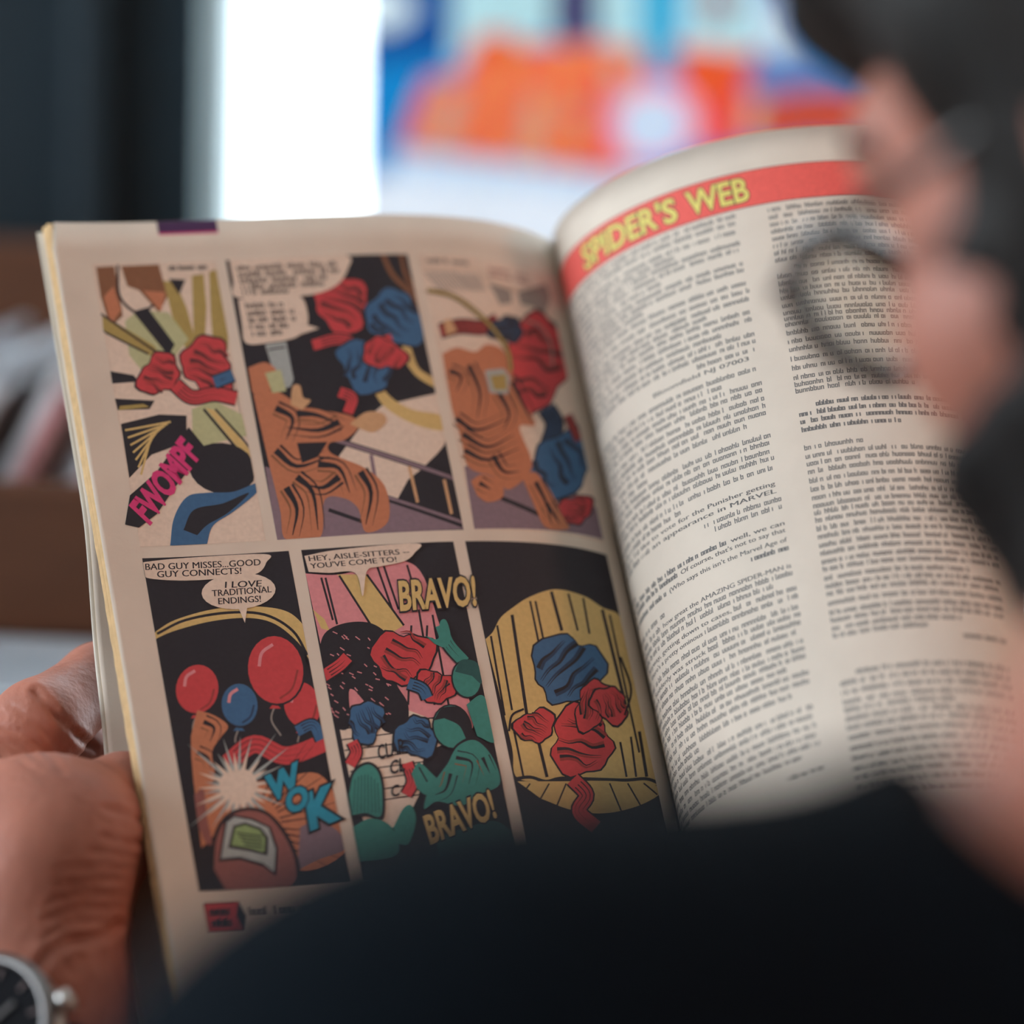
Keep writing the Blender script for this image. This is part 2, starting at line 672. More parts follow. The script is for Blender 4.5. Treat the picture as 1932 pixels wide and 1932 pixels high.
def text_quad(pr, txt, p00, p10, p01, c, offset=0.0, outline=None, shear=0.0, oc='black', page_mm=False):
    """lettering laid from baseline start p00 to baseline end p10 with cap height towards p01 (photo pixels)"""
    dup = 0 < offset <= 0.012
    if dup:
        offset = 0.0
    f = (lambda p: np.array(p, float)) if page_mm else (lambda p: np.array(inv(pr.side, *p)))
    A, B, C = f(p00), f(p10), f(p01)
    t, x0, x1 = fit_text(txt, 0.0, shear)

    def mp(q):
        u, v = (q[0] - x0) / (x1 - x0), q[1] / 0.70
        return tuple(A + (B - A) * u + (C - A) * v)
    if outline:
        t2 = text_tris(txt, 1.0, offset + outline, shear)
        pr.tris([[mp(q) for q in k] for k in t2], oc)
    if offset:
        t = text_tris(txt, 1.0, offset, shear)
    pr.tris([[mp(q) for q in k] for k in t], c)
    if dup:
        pr.tris([[mp((q[0] + 0.035, q[1])) for q in k] for k in t], c)


def scribble(pr, s0, s1, t, h, c='text', word=(2, 8), pitch=1.22, fill=True, seedv=None, bold=1.0):
    """a printed line too blurred to read: words of small strokes between page millimetres s0..s1 at baseline t"""
    sg = 1 if s1 > s0 else -1
    x = s0
    tr = []
    while (s1 - x) * sg > 0.8:
        n = random.randint(*word)
        for k in range(n):
            if (s1 - x) * sg < pitch:
                break
            hh = h * random.choice((1, 1, 1, 1, 1.4, 1.4))
            w = 0.33 * bold * min(1.3, pitch / 1.22)
            def q(a, b_, y0, y1):
                P = [(x + sg * a, t - y0), (x + sg * b_, t - y0), (x + sg * b_, t - y1), (x + sg * a, t - y1)]
                tr.append([P[0], P[1], P[2]])
                tr.append([P[0], P[2], P[3]])
            kind = random.choice((0, 1, 2, 2, 0, 1, 3))
            q(0, w, 0, hh)
            if kind < 3:
                q(pitch * 0.58, pitch * 0.58 + w, 0, h)
            if kind in (0, 2):
                q(0, pitch * 0.6, h * 0.78, h)
            if kind in (1, 2):
                q(0, pitch * 0.6, 0, h * 0.22)
            x += sg * pitch
        x += sg * pitch * 0.9
    pr.tris(tr, c, cut=False)


# ------------------------------------------------------------------ the comic book
M_paper = mat('old_newsprint', (0.78, 0.68, 0.585), 0.75, 0.035, 60, transl=0.12, spec=0.2, bump=0.04, bscale=500)
M_paper_edge = mat('yellowed_page_edge', (0.88, 0.62, 0.34), 0.8, 0.08, 300, transl=0.25, spec=0.2)
M_cover = mat('glossy_cover_inside', (0.60, 0.52, 0.42), 0.35, 0.06, 30, spec=0.5)
M_cover_out = mat('cover_outside', (0.09, 0.075, 0.05), 0.25, 0.4, 14, spec=0.5)


def sheet(name, side, off_fn, thick, mats, parent, smax=PAGE_W, tmin=0.0, tmax=PAGE_H, rag=0.0, nt=26, corner=0.0):
    """a thin page following the book's surface at a signed distance off_fn(s,t) (mm)"""
    ts = np.linspace(tmin, tmax, nt + 1)
    Sg, Tg = np.meshgrid(S_COL * smax / PAGE_W, ts, indexing='ij')
    Sg = Sg.copy()
    if rag:
        rr = np.random.RandomState(len(name) + int(smax * 10))
        Sg[-1, :] += rr.uniform(-rag, rag, nt + 1)
    if corner:
        Sg[-1, 0] -= corner
        Tg = Tg.copy()
        Tg[-1, 0] += corner * 0.4
        Tg[-2, 0] += 0.05
    O = off_fn(Sg, Tg)
    F_ = page_world(side, Sg, Tg, O)
    B_ = page_world(side, Sg, Tg, O - thick)
    n1 = nt + 1
    V = np.concatenate([F_.reshape(-1, 3), B_.reshape(-1, 3)])
    K = len(F_) * n1
    faces, mi = [], []
    for i in range(NCOL):
        for j in range(nt):
            a, b_, c_, d_ = i * n1 + j, (i + 1) * n1 + j, (i + 1) * n1 + j + 1, i * n1 + j + 1
            faces.append((a, d_, c_, b_) if side < 0 else (a, b_, c_, d_))
            mi.append(0)
            faces.append(tuple(reversed([q + K for q in faces[-1]])))
            mi.append(1)
    for j in range(nt):
        a = NCOL * n1 + j
        faces.append((a, a + 1, a + 1 + K, a + K))
        mi.append(2)
    for i in range(NCOL):
        for j in (0, nt):
            a, c_ = i * n1 + j, (i + 1) * n1 + j
            faces.append((a, c_, c_ + K, a + K))
            mi.append(2)
    return link(name, V, faces, mats, parent, mi, smooth=True)


def smoothstep(a, b_, x):
    u = np.clip((x - a) / (b_ - a), 0, 1)
    return u * u * (3 - 2 * u)


book_origin = page_world(-1, np.array([0.0]), np.array([PAGE_H]), np.array([0.0]))[0]
BOOK = empty('comic_book', book_origin)
tag(BOOK, 'old yellowed comic book held open, six colour panels facing a letters page', 'comic book')
PM = [M_paper, M_paper, M_paper_edge]
PAGE_L = sheet('page', -1, lambda s, t: 0 * s, 0.12, PM, BOOK, corner=2.0)
PAGE_L['label'] = 'yellowed comic page printed with two rows of colour panels'
PAGE_R = sheet('page', 1, lambda s, t: 0 * s, 0.12, PM, BOOK)
PAGE_R['label'] = 'yellowed letters page with a red banner and two columns of print'
PM2 = [M_paper_edge, M_paper, M_paper_edge]
for k in range(1, 7):      # leaves under the open pages
    sheet('page', -1, lambda s, t, k=k: -(0.16 + 0.52 * k) * (s / PAGE_W) ** 0.5, 0.12, PM2, BOOK,
          smax=PAGE_W + 0.22 * k - (0.2 if k % 3 == 0 else 0.0), rag=0.12, nt=60)
for k in range(1, 5):
    sheet('page', 1, lambda s, t, k=k: -(0.16 + 0.45 * k) * (s / PAGE_W) ** 0.5, 0.12, PM, BOOK, smax=PAGE_W - 0.3 * k)


def cover_off(s, t):
    lift = 4.2 + 14 * smoothstep(95, 150, t) + 16 * smoothstep(140, 215, t)
    return -(lift * (s / PAGE_W) ** 1.6) - 0.35 * np.minimum(1, s / 30)


BACK = sheet('page', -1, cover_off, 0.15, PM, BOOK, smax=PAGE_W + 1.5, tmin=1.0, tmax=PAGE_H - 0.5, nt=50)
sheet('cover', -1, lambda s, t: cover_off(s, t) - 0.7 * np.minimum(1, s / 30), 0.25, [M_cover, M_cover_out, M_cover], BOOK, smax=PAGE_W + 2.6, nt=50)
sheet('cover', 1, lambda s, t: -(3.0 * (s / PAGE_W) ** 0.5), 0.25, [M_cover, M_cover_out, M_cover], BOOK)

# ---- panel artwork: generic stand-in shapes of the printed colours
QUAD = {1: [(178, 500), (412, 492), (499, 1028), (258, 1037)], 2: [(430, 490), (775, 478), (876, 998), (521, 1025)],
        4: [(262, 1053), (550, 1044), (668, 1668), (378, 1682)]}


def quad_mm(pl, pr_, pb, pt_):
    return [(pl, pt_), (pr_, pt_), (pr_, pb), (pl, pb)]


def bounds(tl, br):
    a, c_ = inv(-1, *tl), inv(-1, *br)
    return a[0], c_[0], a[1], c_[1]


T1a, T1b, T2a, T2b = 14.92, 114.38, 117.86, 224.5
ART_L, ART_R = 156.88, 7.96
XB = {1: (ART_L, inv(-1, 455, 760)[0]), 2: (inv(-1, 474, 760)[0], inv(-1, 824, 745)[0]), 3: (inv(-1, 841, 745)[0], ART_R),
      4: (ART_L, inv(-1, 600, 1330)[0]), 5: (inv(-1, 621, 1328)[0], inv(-1, 913, 1300)[0]), 6: (inv(-1, 933, 1300)[0], ART_R)}


def panel(k, fill):
    pr = Print(-1)
    l, r = XB[k]
    t0, t1 = (T1a, T1b) if k < 4 else (T2a, T2b)
    g = 0.22
    pr.poly_mm([(l + g, t0 - g), (r - g, t0 - g), (r - g, t1 + g), (l + g, t1 + g)], 'black')
    pr.poly_mm([(l - g, t0 + g), (r + g, t0 + g), (r + g, t1 - g), (l - g, t1 - g)], fill)
    pr.box = (l - g, r + g, t0 + g, t1 - g)
    return pr


def clamp_panel(pr):
    l, r, t0, t1 = pr.box
    pr.S = [min(max(s, r), l) for s in pr.S]
    pr.T = [min(max(t, t0), t1) for t in pr.T]


def rays(pr, cx, cy, r0, r1, n, c, w=0.5, a0=0, a1=360, jit=0.25):
    for k in range(n):
        a = math.radians(a0 + (a1 - a0) * (k + 0.5) / n + random.uniform(-3, 3))
        h = math.radians((a1 - a0) / n * w / 2)
        ra = r1 * (1 + random.uniform(-jit, jit))
        pr.poly([(cx + ra * math.cos(a), cy + ra * math.sin(a)), (cx + r0 * math.cos(a - h), cy + r0 * math.sin(a - h)),
                 (cx + r0 * math.cos(a + h), cy + r0 * math.sin(a + h))], c)


def folds(pr, pts, c='black', w=5):
    for p in pts:
        for d in (-13, 12):
            pr.line(offset_line(smooth_pts(p, 4), d), w * 0.38, 'brown' if d > 0 else c, taper=True)
    for p in pts:
        pr.line(smooth_pts(p, 4), w, c, taper=True)


# panel 1: burst of rays, dark ball, ribbons
P = panel(1, 'paper')
P.poly([(181, 504), (216, 502), (224, 550), (232, 596), (208, 618), (190, 560)], 'brown')
P.poly([(196, 560), (214, 540), (228, 585), (210, 612)], 'orange')
P.poly([(228, 502), (300, 499), (316, 560), (300, 590), (262, 548), (240, 540)], 'brown')
P.poly([(270, 548), (312, 552), (304, 588)], 'orange')
P.line(smooth_pts([(222, 500), (226, 560), (262, 592), (290, 575)]), 5)
P.poly([(308, 530), (330, 532), (352, 580), (372, 655), (352, 662), (326, 600)], 'olive')
P.poly([(362, 520), (384, 512), (390, 580), (386, 650), (366, 650)], 'olive')
P.poly([(318, 526), (350, 528), (338, 556)], 'black')
P.poly([(394, 512), (415, 508), (434, 620), (430, 660), (404, 668), (398, 600)], 'olive')
P.poly([(236, 606), (262, 585), (318, 590), (356, 640), (316, 690), (268, 700), (244, 670)], 'sage')
P.poly([(250, 588), (278, 580), (330, 650), (318, 672)], 'black')
P.poly([(193, 594), (214, 606), (290, 652), (312, 682), (262, 662), (194, 622)], 'olive')
P.line([(190, 592), (312, 676)], 4)
P.line([(192, 624), (280, 668)], 4)
P.poly([(206, 700), (252, 708), (262, 720), (212, 724)], 'black')
P.poly([(216, 752), (292, 756), (282, 772), (222, 774)], 'black')
P.poly([(226, 766), (270, 762), (282, 768), (224, 774)], 'olive')
P.poly([(228, 800), (300, 782), (352, 784), (352, 834), (286, 858), (244, 902)], 'black')
for i in range(7):
    P.line([(322 - 6 * i, 796 + 4 * i), (236 + 5 * i, 812 + 14 * i)], 4, 'yellow')
P.poly([(362, 772), (404, 756), (456, 782), (468, 822), (404, 836), (364, 852)], 'sage')
P.poly([(388, 770), (404, 774), (474, 850), (480, 884)], 'yellow')
P.line([(384, 772), (478, 884)], 5)
P.line([(406, 772), (474, 846)], 4)
P.ell(420, 884, 64, 48, 'black', 10)
P.poly(smooth_pts([(321, 1030), (328, 978), (352, 938), (388, 930), (440, 928), (484, 912), (484, 930), (440, 966), (402, 992), (390, 1029)]), 'blue')
P.poly(smooth_pts([(346, 1000), (366, 962), (420, 950), (470, 930), (430, 968), (392, 990), (372, 1010)]), 'black')
P.curl(392, 690, 8, 46, 20, 1.6, 24, 'red')
P.curl(300, 706, 6, 34, 200, 1.3, 20, 'red')
P.ribbon([(330, 726), (362, 750), (404, 744), (446, 752)], 24, 'red')
P.ribbon([(404, 722), (440, 708)], 22, 'blue')
P.poly(smooth_pts([(300, 498), (345, 492), (398, 492), (398, 512), (352, 521), (308, 516), (300, 498)]), 'paper')
scribble(P, inv(-1, 318, 508)[0], inv(-1, 392, 504)[0], inv(-1, 350, 510)[1], 1.4, 'black', (6, 12), 1.0, bold=1.5)
clamp_panel(P)
P.poly([(236, 990), (245, 935), (296, 890), (356, 806), (388, 846), (330, 920), (296, 970), (262, 996)], 'black')
text_quad(P, 'FWOMPF', (282, 989), (378, 858), (245, 954), 'magenta', 0.045)
P.build('comic_panel', PAGE_L)

# panel 2: night scene with a rail, a yellow swoosh, orange cloth and ribbons
P = panel(2, 'black')
P.poly([(640, 860), (692, 790), (720, 766), (826, 742), (842, 800), (846, 830), (812, 872), (770, 905), (740, 960), (640, 940)], 'paper')
P.poly([(500, 880), (560, 900), (640, 905), (740, 946), (878, 985), (876, 998), (521, 1025)], 'lavender')
P.poly([(846, 836), (868, 960), (760, 925), (790, 890)], 'black')
P.line([(618, 826), (860, 904)], 11, 'black')
P.line([(618, 826), (860, 904)], 7, 'lavender')
P.line([(700, 858), (708, 905)], 7, 'lavender')
P.line([(772, 880), (788, 948)], 6, 'tan')
P.line([(838, 905), (852, 970)], 6, 'tan')
P.line([(730, 940), (874, 990)], 12, 'black')
P.line([(730, 938), (874, 986)], 6, 'lavender')
P.line([(620, 962), (700, 990)], 7, 'black')
P.poly(smooth_pts([(688, 692), (700, 686), (730, 742), (776, 772), (832, 784), (836, 812), (780, 800), (726, 768), (700, 730)]), 'yellow')
P.poly(smooth_pts([(758, 655), (772, 650), (790, 694), (822, 716), (824, 732), (788, 712), (766, 686)]), 'yellow')
P.line(smooth_pts([(722, 480), (742, 520), (786, 566), (796, 620)]), 9, 'brown')
P.line(smooth_pts([(756, 480), (766, 520), (786, 550)]), 7, 'brown')
P.poly([(500, 650), (540, 645), (554, 716), (548, 730), (526, 735)], 'greyblue')
P.line([(506, 660), (538, 655)], 3)
# heap of orange cloth
P.poly(smooth_pts([(478, 745), (520, 738), (560, 760), (612, 774), (664, 786), (676, 806), (650, 830), (622, 836), (626, 856), (690, 884),
                   (728, 922), (732, 984), (690, 1004), (676, 960), (648, 940), (612, 944), (604, 1014), (540, 1020), (528, 960), (506, 870)]), 'orange')
folds(P, [[(520, 770), (552, 790), (540, 830)], [(640, 796), (600, 812), (540, 806)], [(560, 780), (600, 784), (650, 806)],
          [(520, 850), (560, 880), (620, 862)], [(600, 876), (640, 884), (660, 930)], [(560, 900), (590, 930), (600, 1000)],
          [(680, 890), (700, 930), (690, 990)], [(540, 920), (560, 960), (552, 1010)], [(640, 900), (610, 920), (580, 915)]], w=13)
P.poly([(560, 836), (618, 834), (600, 862), (570, 874)], 'black')
P.poly(smooth_pts([(468, 694), (500, 684), (522, 700), (520, 726), (490, 750), (476, 740)]), 'orange')
P.poly([(500, 704), (530, 698), (540, 738), (514, 742)], 'sage')
P.poly(smooth_pts([(548, 764), (552, 730), (566, 728), (572, 750), (586, 756), (570, 774)]), 'tan')
P.poly(smooth_pts([(660, 800), (690, 778), (722, 780), (728, 798), (704, 816), (676, 808)]), 'tan')
# coiled streamers
P.curl(645, 575, 8, 52, 40, 1.7, 22, 'red', 0.8, -20)
P.curl(745, 600, 10, 48, 220, 1.5, 24, 'blue', 1.0)
P.ribbon([(590, 652), (640, 640), (690, 655), (740, 640)], 20, 'red')
P.curl(690, 690, 6, 40, 100, 1.4, 22, 'blue', 1.3)
P.curl(724, 668, 4, 28, 300, 1.2, 20, 'red', 1.2)
P.ribbon([(640, 740), (664, 752), (656, 780)], 20, 'red')
P.poly(smooth_pts([(432, 490), (540, 484), (652, 482), (656, 508), (638, 536), (600, 554), (546, 560), (447, 562), (440, 530)]), 'paper')
P.poly(smooth_pts([(449, 566), (520, 556), (566, 560), (580, 590), (578, 618), (556, 638), (510, 647), (464, 648), (456, 610)]), 'paper')
P.poly([(574, 612), (602, 620), (566, 632)], 'paper')
clamp_panel(P)
for i, y in enumerate((503, 515, 527, 539, 551)):
    a, c_ = inv(-1, 446 + 3 * i, y + 3), inv(-1, (640, 646, 632, 612, 560)[i], y - 3)
    scribble(P, a[0], c_[0], (a[1] + c_[1]) / 2 + 0.8, 1.5, 'black', (3, 6), 1.45, bold=1.1)
for i, y in enumerate((577, 590, 603, 616, 629)):
    a, c_ = inv(-1, 463 + 3 * i, y + 2), inv(-1, (540, 556, 566, 560, 545)[i], y - 2)
    scribble(P, a[0], c_[0], (a[1] + c_[1]) / 2 + 0.8, 1.5, 'black', (3, 5), 1.5, bold=1.1)
P.build('comic_panel', PAGE_L)

# panel 3: orange cloth and ribbons above a grey floor
P = panel(3, 'paper')
for i in range(9):
    P.line([(800 + 7 * i, 512), (830 + 7 * i, 548)], 2.5, 'grey')
for i in range(7):
    P.line([(862 + 6 * i, 516), (886 + 5 * i, 548)], 2.5, 'grey')
P.poly([(922, 534), (964, 548), (966, 572), (944, 576)], 'grey')
P.poly([(976, 552), (1030, 536), (1040, 560), (1028, 592), (1006, 580), (982, 574)], 'grey')
P.poly([(1038, 602), (1050, 612), (1054, 644), (1044, 636)], 'black')
P.poly([(876, 880), (948, 872), (1040, 905), (1128, 960), (1143, 1020), (1026, 1000), (895, 998)], 'lavender')
P.line([(946, 940), (1020, 972)], 8, 'black')
P.poly([(1000, 834), (1046, 868), (1078, 906), (1052, 905), (1010, 884)], 'paper')
P.ribbon([(830, 625), (868, 616), (912, 618), (940, 604)], 24, 'darkred')
P.curl(1010, 690, 8, 62, 30, 2.1, 22, 'red', 1.25, -15)
P.curl(955, 622, 5, 24, 0, 1.1, 16, 'navy')
P.ribbon([(1030, 770), (1046, 800), (1036, 840)], 30, 'navy')
P.curl(1070, 870, 8, 52, 80, 1.8, 24, 'blue', 1.35, -20)
P.curl(1085, 962, 4, 26, 10, 1.2, 16, 'red')
P.ribbon([(1070, 784), (1092, 832)], 14, 'darkred', 2)
P.poly(smooth_pts([(834, 668), (862, 656), (896, 664), (918, 650), (950, 662), (966, 706), (976, 740), (1010, 800), (980, 806), (1000, 860),
                   (1000, 890), (960, 924), (930, 900), (884, 882), (870, 830), (852, 770)]), 'orange')
folds(P, [[(848, 700), (870, 712), (860, 740)], [(884, 690), (905, 740), (900, 790)], [(860, 790), (900, 812), (960, 790)],
          [(872, 820), (920, 844), (970, 820)], [(876, 850), (920, 868), (980, 846)], [(940, 740), (960, 780), (950, 810)],
          [(930, 860), (950, 890), (980, 890)], [(966, 720), (990, 770), (1004, 800)]], w=10)
P.poly([(914, 700), (950, 696), (962, 712), (958, 744), (924, 742)], 'greyblue')
P.poly([(924, 710), (954, 706), (956, 736), (932, 736)], 'olive')
P.poly(smooth_pts([(888, 908), (910, 896), (944, 910), (948, 938), (920, 948), (900, 936)]), 'orange')
P.poly(smooth_pts([(984, 900), (1010, 892), (1040, 930), (1064, 980), (1072, 998), (1030, 996), (1010, 960)]), 'orange')
folds(P, [[(904, 912), (926, 924)], [(1010, 910), (1030, 950), (1040, 990)], [(1030, 950), (1056, 990)]], w=9)
P.line(smooth_pts([(806, 548), (860, 562), (920, 610), (956, 660), (964, 700)]), 9, 'black')
P.line(smooth_pts([(806, 548), (860, 562), (920, 610), (956, 660), (964, 700)]), 6, 'olive')
P.line(smooth_pts([(990, 604), (1020, 618), (1038, 650), (1042, 690)]), 3, 'grey')
P.poly([(836, 606), (850, 602), (862, 625), (842, 634)], 'tan')
P.poly(smooth_pts([(792, 480), (840, 482), (898, 490), (896, 502), (850, 508), (798, 504)]), 'paper')
P.poly(smooth_pts([(906, 492), (960, 500), (1016, 514), (1014, 538), (980, 548), (930, 534), (908, 512)]), 'paper')
clamp_panel(P)
a, c_ = inv(-1, 806, 496), inv(-1, 885, 500)
scribble(P, a[0], c_[0], a[1], 1.4, 'black', (3, 6), 1.4, bold=1.1)
for y in (515, 526):
    a, c_ = inv(-1, 922, y - 4), inv(-1, 1004, y + 8)
    scribble(P, a[0], c_[0], a[1] + 0.3, 1.3, 'maroon', (3, 6), 1.4, bold=1.0)
P.build('comic_panel', PAGE_L)

# panel 4: black sky, yellow arc, red balloon and ribbons, flash, dome with a green screen
P = panel(4, 'black')
P.poly(smooth_pts([(290, 1194), (330, 1170), (400, 1150), (470, 1144), (530, 1150), (562, 1168), (582, 1200), (588, 1250), (564, 1214), (520, 1178),
                   (470, 1166), (400, 1172), (330, 1190), (292, 1206)]), 'yellow')
P.line(smooth_pts([(296, 1196), (350, 1170), (430, 1156), (500, 1160), (552, 1190), (580, 1236)]), 5)
def balloon(cx, cy, rx, ry, c, rot=0):
    P.line(smooth_pts([(cx, cy + ry), (cx - 8, cy + ry + 30), (cx + 10, cy + ry + 60)]), 3, 'grey')
    P.poly([(cx - 2, cy + ry - 3), (cx + 10, cy + ry + 9), (cx - 12, cy + ry + 9)], c)
    P.ell(cx, cy, rx, ry, c, rot, 26, outline=4)
    P.line(smooth_pts([(cx - rx * .6, cy - ry * .1), (cx - rx * .5, cy - ry * .5), (cx - rx * .1, cy - ry * .75)]), 6, 'pink')
    P.line(smooth_pts([(cx + rx * .15, cy + ry * .85), (cx + rx * .6, cy + ry * .55), (cx + rx * .8, cy)]), 4, 'darkred' if c == 'red' else 'navy')


balloon(372, 1300, 40, 46, 'red', 10)
balloon(452, 1330, 34, 40, 'blue', -6)
balloon(570, 1330, 34, 44, 'red', -14)
balloon(520, 1264, 52, 64, 'red', -8)
P.ribbon([(430, 1440), (480, 1404), (540, 1426), (616, 1400)], 34, 'red')
P.ribbon([(560, 1380), (590, 1368), (606, 1396)], 20, 'blue')
P.poly(smooth_pts([(372, 1340), (404, 1350), (430, 1370), (416, 1392), (400, 1420), (404, 1470), (372, 1500), (362, 1440), (360, 1390)]), 'orange')
folds(P, [[(384, 1362), (404, 1374), (396, 1400)], [(372, 1420), (392, 1430), (398, 1450)]], w=9)
P.poly(smooth_pts([(366, 1480), (430, 1480), (520, 1470), (600, 1460), (640, 1520), (655, 1600), (560, 1640), (440, 1560), (380, 1600)]), 'orange')
rays(P, 470, 1560, 60, 190, 12, 'black', 0.35, -70, 30)
P.poly(smooth_pts([(566, 1560), (600, 1548), (640, 1570), (650, 1600), (600, 1620), (560, 1640)]), 'lavender')
P.poly(smooth_pts([(366, 1500), (384, 1490), (390, 1540), (400, 1590), (388, 1590), (374, 1560)]), 'maroon')
rays(P, 450, 1485, 30, 96, 22, 'greyblue', 0.9, jit=0.35)
rays(P, 450, 1485, 28, 72, 17, 'paper', 0.95, jit=0.3)
P.ell(450, 1484, 36, 32, 'paper', wob=0.06)
P.poly(smooth_pts([(398, 1640), (402, 1580), (424, 1540), (462, 1524), (504, 1532), (540, 1570), (562, 1620), (560, 1668), (500, 1684), (420, 1682)]), 'black')
P.poly(smooth_pts([(403, 1640), (408, 1584), (428, 1546), (462, 1530), (502, 1538), (534, 1574), (555, 1622), (552, 1664), (500, 1678), (424, 1676)]), 'maroon')
P.poly([(424, 1548), (440, 1538), (476, 1544), (510, 1560), (524, 1600), (520, 1652), (496, 1634), (452, 1622), (412, 1626)], 'black')
P.poly([(428, 1552), (442, 1542), (474, 1548), (506, 1562), (519, 1602), (516, 1644), (496, 1628), (452, 1616), (417, 1620)], 'greyblue')
P.poly([(440, 1558), (462, 1552), (492, 1562), (506, 1580), (504, 1614), (470, 1606), (430, 1600)], 'black')
P.poly([(444, 1562), (462, 1557), (489, 1566), (500, 1582), (498, 1608), (470, 1600), (436, 1595)], 'green')
for i in range(4):
    P.line([(446 + 5 * i, 1572 + 7 * i), (494, 1578 + 7 * i)], 3)
P.poly(smooth_pts([(264, 1062), (340, 1054), (498, 1046), (502, 1062), (486, 1082), (440, 1090), (352, 1096), (282, 1092), (268, 1082)]), 'paper')
P.ell(450, 1116, 70, 34, 'paper', -4, 26)
P.poly([(430, 1086), (470, 1086), (462, 1096), (440, 1096)], 'paper')
P.poly([(450, 1148), (466, 1148), (462, 1176)], 'paper')
clamp_panel(P)
text_quad(P, 'BAD GUY MISSES...GOOD', (274, 1076), (492, 1067), (272, 1064), 'black', 0.012, shear=0.1)
text_quad(P, 'GUY CONNECTS!', (297, 1090), (456, 1083), (295, 1078), 'black', 0.012, shear=0.1)
text_quad(P, 'I LOVE', (424, 1110), (494, 1107), (423, 1098), 'black', 0.012, shear=0.1)
text_quad(P, 'TRADITIONAL', (400, 1126), (512, 1118), (399, 1114), 'black', 0.012)
text_quad(P, 'ENDINGS!', (412, 1141), (492, 1136), (411, 1129), 'black', 0.012)
text_quad(P, 'W', (511, 1512), (566, 1486), (503, 1466), 'cyan', 0.055, outline=0.05)
text_quad(P, 'K', (588, 1562), (632, 1544), (578, 1500), 'cyan', 0.055, outline=0.05)
text_quad(P, 'O', (546, 1536), (582, 1518), (538, 1498), 'cyan', 0.055, outline=0.05)
P.build('comic_panel', PAGE_L)

# panel 5: stage with pink curtain, spotlight, audience silhouettes, shaggy heap and ribbons
P = panel(5, 'black')
P.poly(smooth_pts([(574, 1082), (640, 1084), (720, 1064), (768, 1060), (800, 1090), (830, 1180), (856, 1236), (890, 1340), (880, 1380), (780, 1360),
                   (640, 1350), (610, 1240)]), 'pink')
for a in ((606, 1090, 628, 1170), (614, 1090, 636, 1178), (712, 1070, 740, 1150), (724, 1068, 752, 1150), (768, 1066, 778, 1100), (790, 1150, 820, 1330),
          (816, 1160, 850, 1350), (770, 1330, 776, 1180), (800, 1300, 806, 1180)):
    P.line([a[:2], a[2:]], 4)
P.poly([(636, 1084), (692, 1084), (762, 1180), (736, 1196), (702, 1180)], 'yellow')
P.line([(692, 1084), (762, 1180)], 4)
P.line([(640, 1086), (700, 1180)], 4)
P.poly([(590, 1150), (612, 1168), (622, 1190), (606, 1186)], 'yellow')
P.poly([(636, 1352), (770, 1340), (886, 1384), (800, 1420), (790, 1500), (760, 1560), (690, 1560), (660, 1470)], 'paper')
for i in range(8):
    y = 1376 + 20 * i
    P.line([(640 + 5 * i, y), (840, y - 24)], 2.5)
P.poly(smooth_pts([(600, 1240), (612, 1196), (650, 1176), (700, 1176), (736, 1204), (744, 1250), (748, 1290), (770, 1330), (764, 1376), (726, 1380),
                   (700, 1340), (660, 1300), (660, 1370), (632, 1370), (616, 1310)]), 'black')
for i in range(60):
    x, y = random.uniform(612, 740), random.uniform(1190, 1350)
    P.line([(x, y), (x + random.uniform(4, 9), y + random.uniform(2, 7))], 2, 'pink')
P.curl(760, 1240, 6, 46, 30, 1.8, 18, 'red', 1.1)
P.curl(822, 1296, 5, 30, 120, 1.3, 16, 'red')
P.ribbon([(610, 1276), (640, 1256), (656, 1240)], 22, 'red')
P.ribbon([(770, 1290), (796, 1300), (806, 1318)], 20, 'blue')
P.curl(690, 1362, 5, 32, 60, 1.4, 18, 'blue')
P.ribbon([(664, 1400), (672, 1420), (660, 1444)], 20, 'red')
P.curl(784, 1392, 5, 32, 200, 1.4, 18, 'blue', 1.2)
P.ribbon([(768, 1440), (778, 1474), (766, 1500)], 20, 'red')
# audience
P.ribbon([(832, 1180), (846, 1216), (876, 1250)], 22, 'teal')
P.poly(smooth_pts([(802, 1200), (826, 1206), (830, 1174), (842, 1172), (850, 1204), (840, 1222), (820, 1216)]), 'teal')
P.ell(880, 1282, 26, 34, 'teal', -10, outline=3)
P.poly(smooth_pts([(858, 1268), (870, 1246), (900, 1252), (908, 1290), (890, 1276)]), 'darkteal')
P.poly(smooth_pts([(880, 1330), (908, 1312), (924, 1340), (934, 1400), (900, 1390)]), 'teal')
P.ell(852, 1372, 34, 40, 'teal', -12, outline=3)
P.poly(smooth_pts([(818, 1360), (836, 1336), (872, 1338), (890, 1370), (882, 1398), (866, 1370), (838, 1356)]), 'black')
P.poly(smooth_pts([(840, 1440), (862, 1404), (900, 1392), (936, 1430), (950, 1500), (940, 1520), (880, 1530), (820, 1520), (792, 1530), (800, 1490)]), 'black')
P.poly(smooth_pts([(844, 1442), (864, 1408), (898, 1398), (930, 1432), (942, 1480), (900, 1500), (870, 1520), (824, 1512), (800, 1526), (806, 1492)]), 'teal')
folds(P, [[(860, 1430), (890, 1440), (884, 1480)], [(850, 1460), (840, 1490), (820, 1500)], [(910, 1430), (924, 1460)]], w=7)
P.poly(smooth_pts([(776, 1460), (790, 1440), (812, 1458), (830, 1480), (806, 1500), (786, 1488)]), 'teal')
P.line([(790, 1448), (806, 1476)], 3)
P.poly(smooth_pts([(654, 1500), (664, 1456), (694, 1438), (718, 1456), (726, 1500), (722, 1546), (690, 1540), (660, 1544)]), 'black')
P.poly(smooth_pts([(658, 1500), (668, 1460), (694, 1443), (714, 1460), (721, 1500), (717, 1540), (690, 1534), (664, 1538)]), 'teal')
